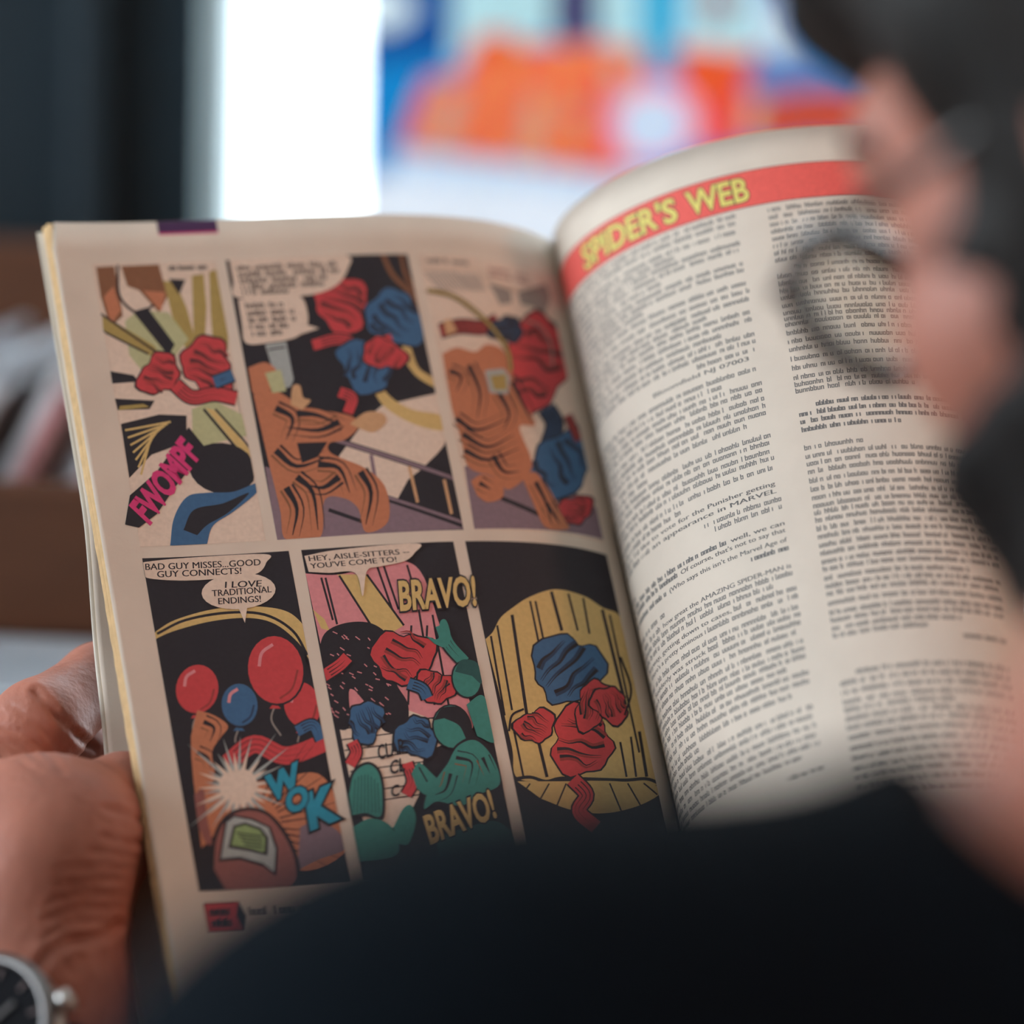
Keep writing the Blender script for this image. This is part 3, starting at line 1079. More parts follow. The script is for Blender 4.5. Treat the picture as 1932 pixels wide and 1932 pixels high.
for i in range(8):
    P.line([(670 + 6 * i, 1462 + (3 - i) ** 2), (666 + 7 * i, 1534)], 2, 'darkteal')
P.poly(smooth_pts([(664, 1560), (700, 1544), (738, 1560), (748, 1610), (670, 1625)]), 'teal')
P.poly(smooth_pts([(742, 1560), (760, 1526), (776, 1520), (784, 1548), (770, 1590), (748, 1590)]), 'teal')
P.poly(smooth_pts([(820, 1580), (880, 1560), (940, 1550), (975, 1600), (830, 1625)]), 'darkteal')
P.poly(smooth_pts([(574, 1050), (640, 1038), (784, 1026), (782, 1044), (762, 1060), (716, 1070), (692, 1078), (684, 1126), (670, 1082), (620, 1082), (582, 1080)]), 'paper')
clamp_panel(P)
text_quad(P, 'HEY, AISLE-SITTERS --', (583, 1060), (772, 1046), (581, 1050), 'black', 0.012)
text_quad(P, "YOU'VE COME TO!", (586, 1074), (748, 1061), (584, 1064), 'black', 0.012)
text_quad(P, 'CLAP', (716, 1434), (764, 1420), (710, 1408), 'black', 0.02, shear=0.2)
text_quad(P, 'CL', (738, 1462), (764, 1454), (734, 1438), 'black', 0.02, shear=0.2)
text_quad(P, 'C', (740, 1504), (756, 1500), (736, 1484), 'black', 0.02, shear=0.2)
text_quad(P, 'BRAVO!', (756, 1152), (898, 1142), (752, 1098), 'yellow', 0.03, outline=0.045)
text_quad(P, 'BRAVO!', (812, 1590), (936, 1540), (798, 1540), 'yellow', 0.03, outline=0.045)
P.build('comic_panel', PAGE_L)

# panel 6: yellow spotlight curtain with ribbons
P = panel(6, 'black')
P.poly(smooth_pts([(916, 1206), (930, 1192), (944, 1166), (968, 1146), (1000, 1126), (1048, 1112), (1100, 1124), (1136, 1146), (1170, 1164), (1186, 1230),
                   (1210, 1320), (1236, 1420), (1250, 1478), (1180, 1480), (1080, 1470), (980, 1470), (966, 1410), (940, 1300)]), 'yellow')
for i, (x0, y0, x1, y1) in enumerate([(938, 1180, 966, 1340), (966, 1160, 1000, 1390), (1000, 1134, 1026, 1260), (1010, 1134, 1030, 1230), (1040, 1116, 1060, 1190),
                                      (1072, 1120, 1090, 1190), (1100, 1128, 1112, 1196), (1136, 1150, 1180, 1330), (1150, 1160, 1206, 1420), (970, 1380, 988, 1468),
                                      (1016, 1400, 1032, 1466), (1170, 1400, 1182, 1466), (1190, 1390, 1200, 1466), (1206, 1380, 1220, 1466), (926, 1200, 952, 1350)]):
    P.line([(x0, y0), (x1, y1)], 6 if i % 3 == 1 else 4)
P.line(smooth_pts([(968, 1470), (1000, 1466), (1030, 1474), (1060, 1468), (1120, 1470), (1180, 1472), (1220, 1470), (1250, 1482)]), 6)
P.poly(smooth_pts([(976, 1474), (1060, 1474), (1160, 1474), (1250, 1486), (1244, 1500), (1200, 1522), (1140, 1534), (1080, 1528), (1020, 1506)]), 'yellow')
for x0, x1 in ((1000, 984), (1036, 1006), (1068, 1046), (1150, 1172), (1184, 1214), (1214, 1240)):
    P.line([(x0, 1478), (x1, 1530 if 1000 < x1 < 1220 else 1500)], 3)
P.curl(1096, 1400, 10, 58, 20, 2.6, 20, 'red', 0.9, -10)
P.curl(1070, 1262, 10, 66, 140, 2.2, 22, 'blue', 0.8, -8)
P.curl(1120, 1330, 10, 40, 70, 2.2, 22, 'red', 0.8, 30)
P.curl(1010, 1370, 5, 30, 30, 1.3, 18, 'red')
P.curl(1150, 1330, 5, 30, 250, 1.3, 18, 'red')
P.ribbon([(1080, 1470), (1106, 1500), (1092, 1530), (1124, 1560)], 26, 'red')
P.line(smooth_pts([(1170, 1240), (1190, 1300), (1178, 1350)]), 4)
P.line(smooth_pts([(960, 1380), (966, 1350), (988, 1338)]), 4)
clamp_panel(P)
P.build('comic_panel', PAGE_L)

# page furniture of the panel page
P = Print(-1)
a, c_ = inv(-1, 294, 412)[0], inv(-1, 406, 406)[0]
P.poly_mm([(a, 0.05), (c_, 0.05), (c_, 4.2), (a, 4.2)], 'purple')
P.poly_mm([(a, 4.2), (c_, 4.2), (c_, 4.9), (a, 4.9)], 'magenta')
P.build('colour_tab', PAGE_L)
P = Print(-1)
q = inv(-1, 384, 1704)
l, r = q[0], inv(-1, 448, 1704)[0]
tt = q[1]
P.poly_mm([(l + .3, tt - .3), (r - .2, tt - .3), (r - 1.6, tt + 4), (r - .2, tt + 8.3), (l + .3, tt + 8.3)], 'black')
P.poly_mm([(l, tt), (r, tt), (r + 1.2, tt + 4), (r, tt + 8), (l, tt + 8)], 'red')
scribble(P, l - 1.0, r + 1.5, tt + 3.6, 1.9, 'black', (3, 4), 1.9, bold=2.2)
scribble(P, l - 1.0, r + 1.5, tt + 6.9, 1.9, 'black', (4, 5), 1.9, bold=2.2)
scribble(P, r - 2.5, r - 40, tt + 4.0, 1.8, 'text', (3, 6), 1.5, bold=1.6)
P.build('footer_box', PAGE_L)

# ---- letters page
P = Print(1)
tb0, tb1 = 13.9, 27.0
ss0 = inv(1, 1066, 505)[0]
P.poly_mm([(1.2, tb0 - 0.25), (163, tb0 - 0.25), (163, tb1 + 0.25), (1.2, tb1 + 0.25)], 'black')
P.poly_mm([(1.2, tb0), (163, tb0), (163, tb1), (1.2, tb1)], 'banner')
P.off += 0.02


def banner_word(txt, xy0, xy1):
    a_, b_ = inv(1, *xy0)[0], inv(1, *xy1)[0]
    text_quad(P, txt, (a_, tb1 - 2.4), (b_, tb1 - 2.4), (a_ - 0.4, tb0 + 2.2), 'bannerletter', 0.025, outline=0.03, page_mm=True)


banner_word('SPIDER', (1100, 480), (1236, 405))
banner_word("'S", (1240, 395), (1276, 398))
banner_word('WEB', (1298, 380), (1410, 350))
P.build('header_banner', PAGE_R)

COL1 = [404, 417, 433, (444, .7), 455, 467, (480, .6), 493, 505, (517, .5), 530, 545, 560, (572, .8), 584, 598, (612, .85), 626, 639, (654, -.3), (668, -.42),
        690, (704, .8), 718, 731, 747, 761, 774, (789, .9), (803, .35), 817, 830, 846, 859, 877, (892, .5), 906, 920, (937, -.4), (951, -.35),
        (966, .1), 982, 995, 1013, (1029, -.2), (1045, .3), 1062, 1076, (1090, .9), 1105, 1120, 1140, 1154, 1169, 1185, 1203, 1218, 1232, (1247, .9), 1263, 1279, (1297, .9),
        (1311, .35), 1328, 1344, 1362, 1379, 1395, (1411, .9), (1440, -.2)]
COL2 = [(400 + 13.6 * k) for k in range(6)] + [482, 495, (511, 'i'), 526, 540, 553, 565, 580, 594, 605, 616, 632, 648, 663, 681, 698, 716, 729, (741, .6),
        (770, 'i'), 785, 799, (814, .5), (848, .3), 864, 878, 893, 910, 926, 942, 957, 970, 984, 1000, 1015, 1031, 1046, 1062, 1076, (1093, .8), 1108, 1122, 1140, 1158, 1172,
        (1187, .7), (1201, .5), (1220, -.3), (1274, 'i'), 1291, 1308, 1326, (1341, .6), 1357, 1373, 1391, 1410, 1428, 1446, 1462, 1480, 1500]
C1_0, C1_1, C2_0, C2_1 = 5.5, 76.0, 85.5, 156.0
# the few phrases that can be made out, at their lines
READ = {668: ('Bloomfield NJ 07003', 38, 72), 937: None, 920: ('an appearance in MARVEL', 26, 74), 906: ("I'd like to vote for the Punisher getting", 16, 74),
        995: ('Of course, that\'s not to say that', 36, 75), 1013: ("(Who says this isn't the Marvel Age of", 30, 75), 1062: ('how great the AMAZING SPIDER-MAN is', 24, 75),
        1105: ('Anyway, getting down to cases,', 8, 52), 1120: ("there's a pretty ominous", 10, 40), 982: ('well, we can', 56, 75), 1154: ('Suddenly was struck', 10, 40)}
for (lst, s0, s1, edge, nm) in ((COL1, C1_0, C1_1, 'r', 'text_column'), (COL2, C2_0, C2_1, 'l', 'text_column')):
    P = Print(1, base=0.03, step=0.0)
    for it in lst:
        y, fr = it if isinstance(it, tuple) else (it, 1.0)
        if edge == 'r':
            xe = 1402 + (y - 404) * (1562 - 1402) / (1395 - 404)
            t = inv(1, xe, y)[1]
        else:
            xe = 1446 + (y - 482) * (1612 - 1446) / (1446 - 482)
            t = inv(1, xe, y)[1]
        if t > PAGE_H - 8 or t < 28:
            continue
        a_, b_ = s0, s1
        if fr == 'i':
            a_ = s0 + 6
        elif fr < 0:
            a_ = s1 + (s1 - s0) * fr
        elif fr < 1:
            b_ = s0 + (s1 - s0) * fr
        bold = 1.5 if (edge == 'r' and 975 < y < 1035) or (edge == 'l' and 765 < y < 820) else 1.05
        rd = READ.get(y) if edge == 'r' else None
        if rd:
            txt, u0, u1 = rd
            text_quad(P, txt, (u0, t + 0.75), (u1, t + 0.75), (u0, t - 0.75), 'text', 0.008, page_mm=True)
            if fr > 0 and u0 - a_ > 3:
                scribble(P, a_, u0 - 1, t + 0.75, 1.28, bold=bold)
            if fr > 0 and b_ - u1 > 3:
                scribble(P, u1 + 1, b_, t + 0.75, 1.28, bold=bold)
        else:
            scribble(P, a_, b_, t + 0.75, 1.28, bold=bold)
    o = P.build(nm, PAGE_R)

# ------------------------------------------------------------------ smooth-blend solids (signed distance -> mesh)
def surface_nets(f, lo, h):
    """f: scalar grid (inside < 0) -> vertices, quads"""
    nx, ny, nz = f.shape
    ins = f < 0
    c = np.zeros((nx - 1, ny - 1, nz - 1), np.int8)
    for dx in (0, 1):
        for dy in (0, 1):
            for dz in (0, 1):
                c += ins[dx:nx - 1 + dx, dy:ny - 1 + dy, dz:nz - 1 + dz]
    act = (c > 0) & (c < 8)
    idx = -np.ones(act.shape, np.int64)
    I, J, K = np.nonzero(act)
    idx[I, J, K] = np.arange(len(I))
    acc = np.zeros((len(I), 3))
    cnt = np.zeros(len(I))
    corners = [(a, b_, c_) for a in (0, 1) for b_ in (0, 1) for c_ in (0, 1)]
    for a in corners:
        for ax in range(3):
            if a[ax]:
                continue
            d = list(a)
            d[ax] = 1
            fa = f[I + a[0], J + a[1], K + a[2]]
            fb = f[I + d[0], J + d[1], K + d[2]]
            cr = (fa < 0) != (fb < 0)
            u = np.where(cr, fa / np.where(cr, fa - fb, 1), 0)
            p = np.array(a, float)[None, :].repeat(len(I), 0)
            p[:, ax] += u
            acc += np.where(cr[:, None], p, 0)
            cnt += cr
    V = (np.stack([I, J, K], 1) + acc / cnt[:, None]) * h + lo
    Q = []
    for ax in range(3):
        sl0 = [slice(1, nx - 1), slice(1, ny - 1), slice(1, nz - 1)]
        sl0[ax] = slice(0, f.shape[ax] - 1)
        sl1 = list(sl0)
        sl1[ax] = slice(1, f.shape[ax])
        a, b_ = ins[tuple(sl0)], ins[tuple(sl1)]
        X = np.nonzero(a != b_)
        base = [X[0] + (1 if ax != 0 else 0), X[1] + (1 if ax != 1 else 0), X[2] + (1 if ax != 2 else 0)]
        o1, o2 = (ax + 1) % 3, (ax + 2) % 3
        def cell(d1, d2):
            q = [b0.copy() for b0 in base]
            q[o1] = q[o1] - d1
            q[o2] = q[o2] - d2
            return idx[q[0], q[1], q[2]]
        quad = np.stack([cell(1, 1), cell(0, 1), cell(0, 0), cell(1, 0)], 1)
        flip = ~a[X]
        quad[flip] = quad[flip][:, ::-1]
        Q.append(quad)
    Q = np.concatenate(Q)
    Q = Q[(Q >= 0).all(1)]
    return V, Q


def d_caps(P, a, b_, ra, rb):
    a, b_ = np.asarray(a, float), np.asarray(b_, float)
    ab = b_ - a
    u = np.clip(((P - a) @ ab) / max(ab @ ab, 1e-12), 0, 1)
    return np.linalg.norm(P - (a + u[..., None] * ab), axis=-1) - (ra + (rb - ra) * u)


def d_ell(P, c, r, R=None):
    q = P - np.asarray(c, float)
    if R is not None:
        q = q @ R
    r = np.asarray(r, float)
    k0 = np.linalg.norm(q / r, axis=-1)
    k1 = np.linalg.norm(q / (r * r), axis=-1)
    return k0 * (k0 - 1) / np.maximum(k1, 1e-9)


def smin(a, b_, k):
    h = np.clip(0.5 + 0.5 * (b_ - a) / k, 0, 1)
    return b_ + (a - b_) * h - k * h * (1 - h)


def smax(a, b_, k):
    return -smin(-a, -b_, k)


def mesh_sdf(fn, lo, hi, h):
    lo, hi = np.asarray(lo, float), np.asarray(hi, float)
    n = np.ceil((hi - lo) / h).astype(int) + 1
    ax = [lo[i] + h * np.arange(n[i]) for i in range(3)]
    f = np.empty(tuple(n), np.float32)
    for i0 in range(0, n[0], 16):
        X = np.stack(np.meshgrid(ax[0][i0:i0 + 16], ax[1], ax[2], indexing='ij'), -1)
        f[i0:i0 + 16] = fn(X)
    return surface_nets(f.astype(float), lo, h)


# ------------------------------------------------------------------ person
M_skin = mat('skin', (0.43, 0.165, 0.115), 0.52, 0.16, 55, bump=0.2, bscale=420, sss=0.12, spec=0.38)
M_shirt = mat('navy_cotton', (0.0024, 0.0052, 0.0090), 0.95, 0.2, 120, bump=0.25, bscale=900, spec=0.07)
M_hair = mat('dark_hair', (0.010, 0.008, 0.007), 0.6, 0.4, 160, bump=0.8, bscale=380, spec=0.3, stretch=(1, 1, 0.2))
M_beard = mat('dark_beard', (0.013, 0.012, 0.012), 0.65, 0.5, 260, bump=0.8, bscale=500, spec=0.3)
M_jeans = mat('dark_denim', (0.02, 0.03, 0.06), 0.85, 0.2, 90, bump=0.2)
M_shoe = mat('black_leather', (0.015, 0.014, 0.013), 0.4, 0.2, 60)

HC = px(2535, 275, 0.79)                       # head centre (between the ears)
YAW, TILT = math.radians(38), math.radians(29)   # turned to its left, bowed to the page
HM = Matrix.Translation(Vector(HC)) @ Matrix.Rotation(YAW, 4, 'Z') @ Matrix.Rotation(-TILT, 4, 'X') @ Matrix.Rotation(math.radians(-4), 4, 'Y')
HR = np.array(HM.to_3x3())


def to_head(P):
    return (P - HC) @ HR


def head_pt(x, y, z):
    return HC + HR @ np.array([x, y, z])


def head_base(q):
    f = d_ell(q, (0, -0.012, 0.050), (0.075, 0.097, 0.088))
    f = smin(f, d_ell(q, (0, 0.036, -0.012), (0.061, 0.064, 0.094)), 0.03)
    f = smin(f, d_ell(q, (0, 0.034, -0.062), (0.052, 0.054, 0.042)), 0.025)
    f = smin(f, d_ell(q, (0, 0.076, -0.093), (0.024, 0.020, 0.019)), 0.02)
    f = smin(f, d_caps(q, (-0.038, 0.080, 0.042), (0.038, 0.080, 0.042), 0.013, 0.013), 0.018)
    for s in (-1, 1):
        f = smin(f, d_ell(q, (s * 0.044, 0.066, -0.008), (0.022, 0.024, 0.022)), 0.025)
        f = smax(f, -d_ell(q, (s * 0.032, 0.104, 0.022), (0.017, 0.014, 0.012)), 0.012)
        f = smin(f, d_ell(q, (s * 0.031, 0.080, 0.021), (0.014, 0.013, 0.012)), 0.006)
    f = smin(f, d_caps(q, (0, 0.092, 0.026), (0, 0.118, -0.014), 0.008, 0.012), 0.014)
    for s in (-1, 1):
        f = smin(f, d_ell(q, (s * 0.013, 0.103, -0.019), (0.010, 0.012, 0.009)), 0.008)
    f = smin(f, d_caps(q, (-0.020, 0.091, -0.046), (0.020, 0.091, -0.046), 0.006, 0.006), 0.008)
    f = smin(f, d_caps(q, (-0.018, 0.090, -0.057), (0.018, 0.090, -0.057), 0.007, 0.007), 0.008)
    return f


def head_sdf(P):
    q = to_head(P)
    f = head_base(q)
    for s in (-1, 1):
        e = d_ell(q, (s * 0.078, -0.012, 0.004), (0.011, 0.020, 0.033))
        e = smax(e, -d_ell(q, (s * 0.090, -0.008, 0.004), (0.009, 0.011, 0.020)), 0.004)
        f = smin(f, e, 0.008)
    f = smin(f, d_caps(P, head_pt(0, -0.02, -0.05), NECK, 0.055, 0.062), 0.03)
    return f


NECK = px(2420, 1740, 0.665)
TRAP = px(1860, 2250, 0.64)
SH_L = px(1010, 2545, 0.60)
SH_R = SH_L + np.array([0.285, 0.045, 0.0])
HIP = np.array([(SH_L[0] + SH_R[0]) / 2, (SH_L[1] + SH_R[1]) / 2 - 0.03, 0.90])
EL_L = np.array([-0.15, 0.76, 1.13])
WR_L = px(72, 2020, 1.035)
EL_R = SH_R + np.array([0.09, 0.14, -0.26])
WR_R = px(2110, 1640, 1.075)
WR_R2 = px(2075, 1560, 1.085)
CHEST = (SH_L + SH_R) / 2 + np.array([0, 0.0, -0.10])


def body_sdf(P, infl=0.0):
    f = d_ell(P, CHEST + np.array([0, 0.01, -0.05]), (0.165 + infl, 0.115 + infl, 0.21 + infl))
    f = smin(f, d_ell(P, HIP + np.array([0, 0, 0.10]), (0.155 + infl, 0.11 + infl, 0.22 + infl)), 0.08)
    f = smin(f, d_caps(P, SH_L, SH_R, 0.062 + infl, 0.062 + infl), 0.06)
    f = smin(f, d_caps(P, TRAP, SH_L, 0.060 + infl, 0.06 + infl), 0.05)
    f = smin(f, d_caps(P, NECK + np.array([0, -0.005, -0.02]), (SH_L * 0.4 + SH_R * 0.6), 0.055 + infl, 0.06 + infl), 0.05)
    return f


def arms_sdf(P, infl=0.0, upto=1.0):
    f = None
    for (s, e_, w) in ((SH_L, EL_L, WR_L), (SH_R, EL_R, WR_R)):
        g = d_caps(P, s, s + (e_ - s) * upto, 0.058 + infl, 0.058 + infl - 0.014 * upto)
        if upto >= 1:
            g = smin(g, d_caps(P, e_, e_ * 0.55 + w * 0.45, 0.045, 0.042), 0.02)
            g = smin(g, d_caps(P, e_ * 0.55 + w * 0.45, w, 0.042, 0.029), 0.02)
        f = g if f is None else np.minimum(f, g)
    return f


def legs_sdf(P, infl=0.0):
    f = None
    for s in (-1, 1):
        h_ = HIP + np.array([s * 0.085, 0, 0.0])
        k = HIP + np.array([s * 0.10, 0.03, -0.42])
        a = HIP + np.array([s * 0.11, -0.01, 0]) * [1, 1, 0] + np.array([0, 0, 0.085])
        g = smin(d_caps(P, h_, k, 0.088 + infl, 0.062 + infl), d_caps(P, k, a, 0.060 + infl, 0.042 + infl * 1.6), 0.03)
        f = g if f is None else np.minimum(f, g)
    return f


def skin_all(P):
    f = smin(body_sdf(P), arms_sdf(P), 0.04)
    f = smin(f, legs_sdf(P), 0.05)
    return smin(f, head_sdf(P), 0.03)


# --- left hand, laid out from the photograph: (pixel x, pixel y, depth mm, radius mm)
def H(x, y, d):
    return px(x, y, d / 1000.0)


HAND = [  # capsule chains, blend
    ([(70, 2030, 1036, 29), (46, 1880, 1038, 28.5), (40, 1760, 1050, 28), (15, 1620, 1066, 26)], 16),          # wrist to palm
    ([(40, 1800, 1042, 26), (78, 1640, 1041, 23), (116, 1588, 1048, 21.5), (232, 1490, 1067, 10.0), (330, 1500, 1069, 8.0)], 9),   # thumb
    ([(116, 1600, 1048, 21), (236, 1556, 1067, 10.0), (330, 1540, 1069, 8.0)], 9),                              # its lower side
    ([(122, 1690, 1048, 15.5), (190, 1625, 1060, 11.5)], 9),                                                      # thenar fold
    ([(0, 1640, 1080, 22), (-40, 1500, 1082, 17), (72, 1372, 1088, 13.2), (186, 1285, 1113, 10.8), (275, 1245, 1119, 9.0)], 6),    # index
    ([(10, 1660, 1096, 20), (30, 1500, 1108, 16), (150, 1440, 1122, 11.5), (225, 1437, 1129, 10), (320, 1425, 1132, 9)], 5),        # middle
    ([(20, 1720, 1098, 20), (60, 1600, 1120, 14), (170, 1545, 1136, 10.5), (250, 1540, 1142, 9.5), (340, 1530, 1142, 8.5)], 4),     # ring
    ([(30, 1780, 1090, 20), (80, 1690, 1118, 13), (170, 1650, 1134, 9.5), (240, 1640, 1140, 8.5), (300, 1635, 1140, 7.5)], 4),      # little
    ([(-20, 1560, 1070, 14), (60, 1560, 1050, 17)], 14),                                                        # web of the thumb
]


def hand_sdf(P):
    f = None
    for chain, k in HAND:
        g = None
        for a, b_ in zip(chain[:-1], chain[1:]):
            c = d_caps(P, H(*a[:3]), H(*b_[:3]), a[3] / 1000, b_[3] / 1000)
            g = c if g is None else smin(g, c, 0.005)
        f = g if f is None else smin(f, g, k / 1000)
    return f


CREASE = [  # polyline in photo pixels, depth mm, width px
    ([(66, 1306), (108, 1352), (160, 1400), (178, 1412)], 2.6, 7), ([(0, 1372), (50, 1388), (95, 1428), (118, 1456)], 1.4, 6),
    ([(0, 1398), (45, 1412), (88, 1444)], 1.0, 5), ([(0, 1424), (40, 1436), (78, 1460)], 0.9, 5), ([(20, 1330), (70, 1362), (118, 1420)], 0.9, 5),
    ([(196, 1524), (240, 1536), (286, 1556)], 1.6, 6), ([(196, 1578), (236, 1590), (280, 1592)], 1.7, 6), ([(170, 1606), (220, 1612), (268, 1620)], 1.3, 6),
    ([(112, 1640), (180, 1636), (256, 1640)], 1.1, 6), ([(110, 1672), (170, 1660), (244, 1660)], 1.1, 6), ([(92, 1704), (150, 1686), (236, 1690)], 1.2, 6),
    ([(86, 1736), (140, 1712), (226, 1714)], 1.3, 6), ([(84, 1770), (120, 1744), (200, 1738)], 1.2, 6), ([(60, 1840), (92, 1800), (130, 1776), (190, 1768), (222, 1744)], 3.0, 9),
    ([(150, 1812), (166, 1850), (160, 1900)], 0.9, 8), ([(192, 1800), (204, 1850), (200, 1910)], 0.9, 8), ([(118, 1812), (140, 1840)], 0.9, 7),
    ([(232, 1470), (262, 1496), (282, 1520)], 0.7, 5),
]


def crease(V, N_):
    Q = to_px(V)
    view = V - CP
    face = (N_ * view).sum(1) < 0
    d = np.zeros(len(V))
    for pts, dep, w in CREASE:
        m = np.full(len(V), 1e9)
        for a, b_ in zip(pts[:-1], pts[1:]):
            a, b_ = np.array(a, float), np.array(b_, float)
            u = np.clip(((Q[:, :2] - a) @ (b_ - a)) / ((b_ - a) @ (b_ - a)), 0, 1)
            m = np.minimum(m, np.linalg.norm(Q[:, :2] - (a + u[:, None] * (b_ - a)), axis=1))
        k = 0.55 * dep * (0.75 + 0.35 * np.sin(Q[:, 0] * 0.09 + Q[:, 1] * 0.05))
        d += k * np.exp(-(m / w) ** 2) - 0.35 * k * np.exp(-((m - 2.2 * w) / w) ** 2)
    return V - N_ * (np.where(face, d, 0) * 0.001)[:, None]


def vnormals(V, Q):
    n = np.cross(V[Q[:, 2]] - V[Q[:, 0]], V[Q[:, 3]] - V[Q[:, 1]])
    N_ = np.zeros_like(V)
    for k in range(4):
        np.add.at(N_, Q[:, k], n)
    return N_ / np.maximum(np.linalg.norm(N_, axis=1, keepdims=True), 1e-12)


def relax(V, Q, n):
    E_ = np.concatenate([Q[:, [0, 1]], Q[:, [1, 2]], Q[:, [2, 3]], Q[:, [3, 0]]])
    E_ = np.concatenate([E_, E_[:, ::-1]])
    cnt = np.bincount(E_[:, 0], minlength=len(V))[:, None]
    for _ in range(n):
        A_ = np.stack([np.bincount(E_[:, 0], V[E_[:, 1], k], len(V)) for k in range(3)], 1) / np.maximum(cnt, 1)
        V = V * 0.5 + A_ * 0.5
    return V


# coarse body (arms, torso, legs), fine head, fine hand: joined as one skin
Vb, Qb = mesh_sdf(lambda P: smin(smin(body_sdf(P), arms_sdf(P), 0.04), legs_sdf(P), 0.05), (-0.32, 0.36, 0.02), (0.62, 1.14, 1.52), 0.011)
Vh, Qh = mesh_sdf(head_sdf, HC - np.array([0.16, 0.19, 0.20]), HC + np.array([0.14, 0.15, 0.17]), 0.0032)
hl = np.array([H(*c[:3]) for ch, _ in HAND for c in ch])
Vf, Qf = mesh_sdf(hand_sdf, hl.min(0) - 0.034, hl.max(0) + 0.034, 0.00125)
Vf = relax(Vf, Qf, 5)
Nf = vnormals(Vf, Qf)
Vf = crease(Vf, Nf)
# right hand under the far page edge
RH = [([(2110, 1640, 1075, 27), (2090, 1540, 1085, 30), (2075, 1420, 1095, 27)], 12), ([(2060, 1560, 1068, 18), (2010, 1440, 1060, 12), (1960, 1400, 1052, 10)], 8),
      ([(2070, 1400, 1098, 14), (2020, 1300, 1118, 11), (1940, 1270, 1128, 9)], 5), ([(2080, 1440, 1104, 14), (2020, 1370, 1124, 11), (1930, 1350, 1132, 9)], 4),
      ([(2090, 1490, 1104, 14), (2020, 1440, 1122, 10), (1935, 1420, 1128, 8.5)], 4), ([(2095, 1540, 1098, 13), (2030, 1500, 1114, 9), (1960, 1480, 1120, 7.5)], 4)]


def rhand_sdf(P):
    f = None
    for chain, k in RH:
        g = None
        for a, b_ in zip(chain[:-1], chain[1:]):
            c = d_caps(P, H(*a[:3]), H(*b_[:3]), a[3] / 1000, b_[3] / 1000)
            g = c if g is None else smin(g, c, 0.005)
        f = g if f is None else smin(f, g, k / 1000)
    return f


rl = np.array([H(*c[:3]) for ch, _ in RH for c in ch])
Vr, Qr = mesh_sdf(rhand_sdf, rl.min(0) - 0.034, rl.max(0) + 0.034, 0.0025)
VV, QQ, k0 = [], [], 0
for v, q in ((Vb, Qb), (Vh, Qh), (Vf, Qf), (Vr, Qr)):
    VV.append(v)
    QQ.append(q + k0)
    k0 += len(v)
foot = np.array([HIP[0], HIP[1], 0.0])
PERSON = link('person', np.concatenate(VV), np.concatenate(QQ), M_skin, None, None, True, origin=foot)
tag(PERSON, 'bearded person in a navy t-shirt and glasses, bowed over the open comic book', 'person')

# clothing
def NECKLINE(P):
    return -d_ell(P, px(2500, 454, 0.63), (0.11, 0.30, 0.11))


V, Q = mesh_sdf(lambda P: np.maximum(np.maximum(smax(smin(body_sdf(P, 0.008), arms_sdf(P, 0.012, 0.62), 0.045), -(d_caps(P, NECK + np.array([0.0, 0.012, 0.0]), NECK + np.array([0.0, 0.03, 0.2]), 0.062, 0.075)), 0.008), NECKLINE(P)),
                                          0.86 - P[..., 2]), (-0.34, 0.34, 0.84), (0.64, 1.0, 1.56), 0.0085)
link('t_shirt', V, Q, M_shirt, PERSON, None, True)
V, Q = mesh_sdf(lambda P: smax(smin(smin(d_ell(P, HIP + np.array([0, 0, 0.02]), (0.158, 0.118, 0.14)), legs_sdf(P, 0.012), 0.05), d_ell(P, HIP, (0.1, 0.1, 0.1)), 0.03),
                                np.maximum(P[..., 2] - 0.98, 0.045 - P[..., 2]), 0.005), (-0.25, 0.30, 0.02), (0.55, 0.95, 1.05), 0.013)
link('trousers', V, Q, M_jeans, PERSON, None, True)
for s in (-1, 1):
    a = HIP * [1, 1, 0] + np.array([s * 0.11, -0.01, 0.0])
    V, Q = mesh_sdf(lambda P: smax(smin(d_ell(P, a + np.array([0, 0.08, 0.035]), (0.050, 0.135, 0.045)), d_ell(P, a + np.array([0, 0, 0.06]), (0.052, 0.06, 0.06)), 0.03),
                                    0.002 - P[..., 2], 0.004), a - [0.08, 0.1, 0.02], a + np.array([0.08, 0.26, 0.15]), 0.008)
    link('shoe', V, Q, M_shoe, PERSON, None, True)


def wob(q, a, s):
    return a * (np.sin(q[..., 0] * s) * np.sin(q[..., 1] * s * 1.3 + 1) + np.sin(q[..., 2] * s * 0.7 + q[..., 0] * s * 0.5))


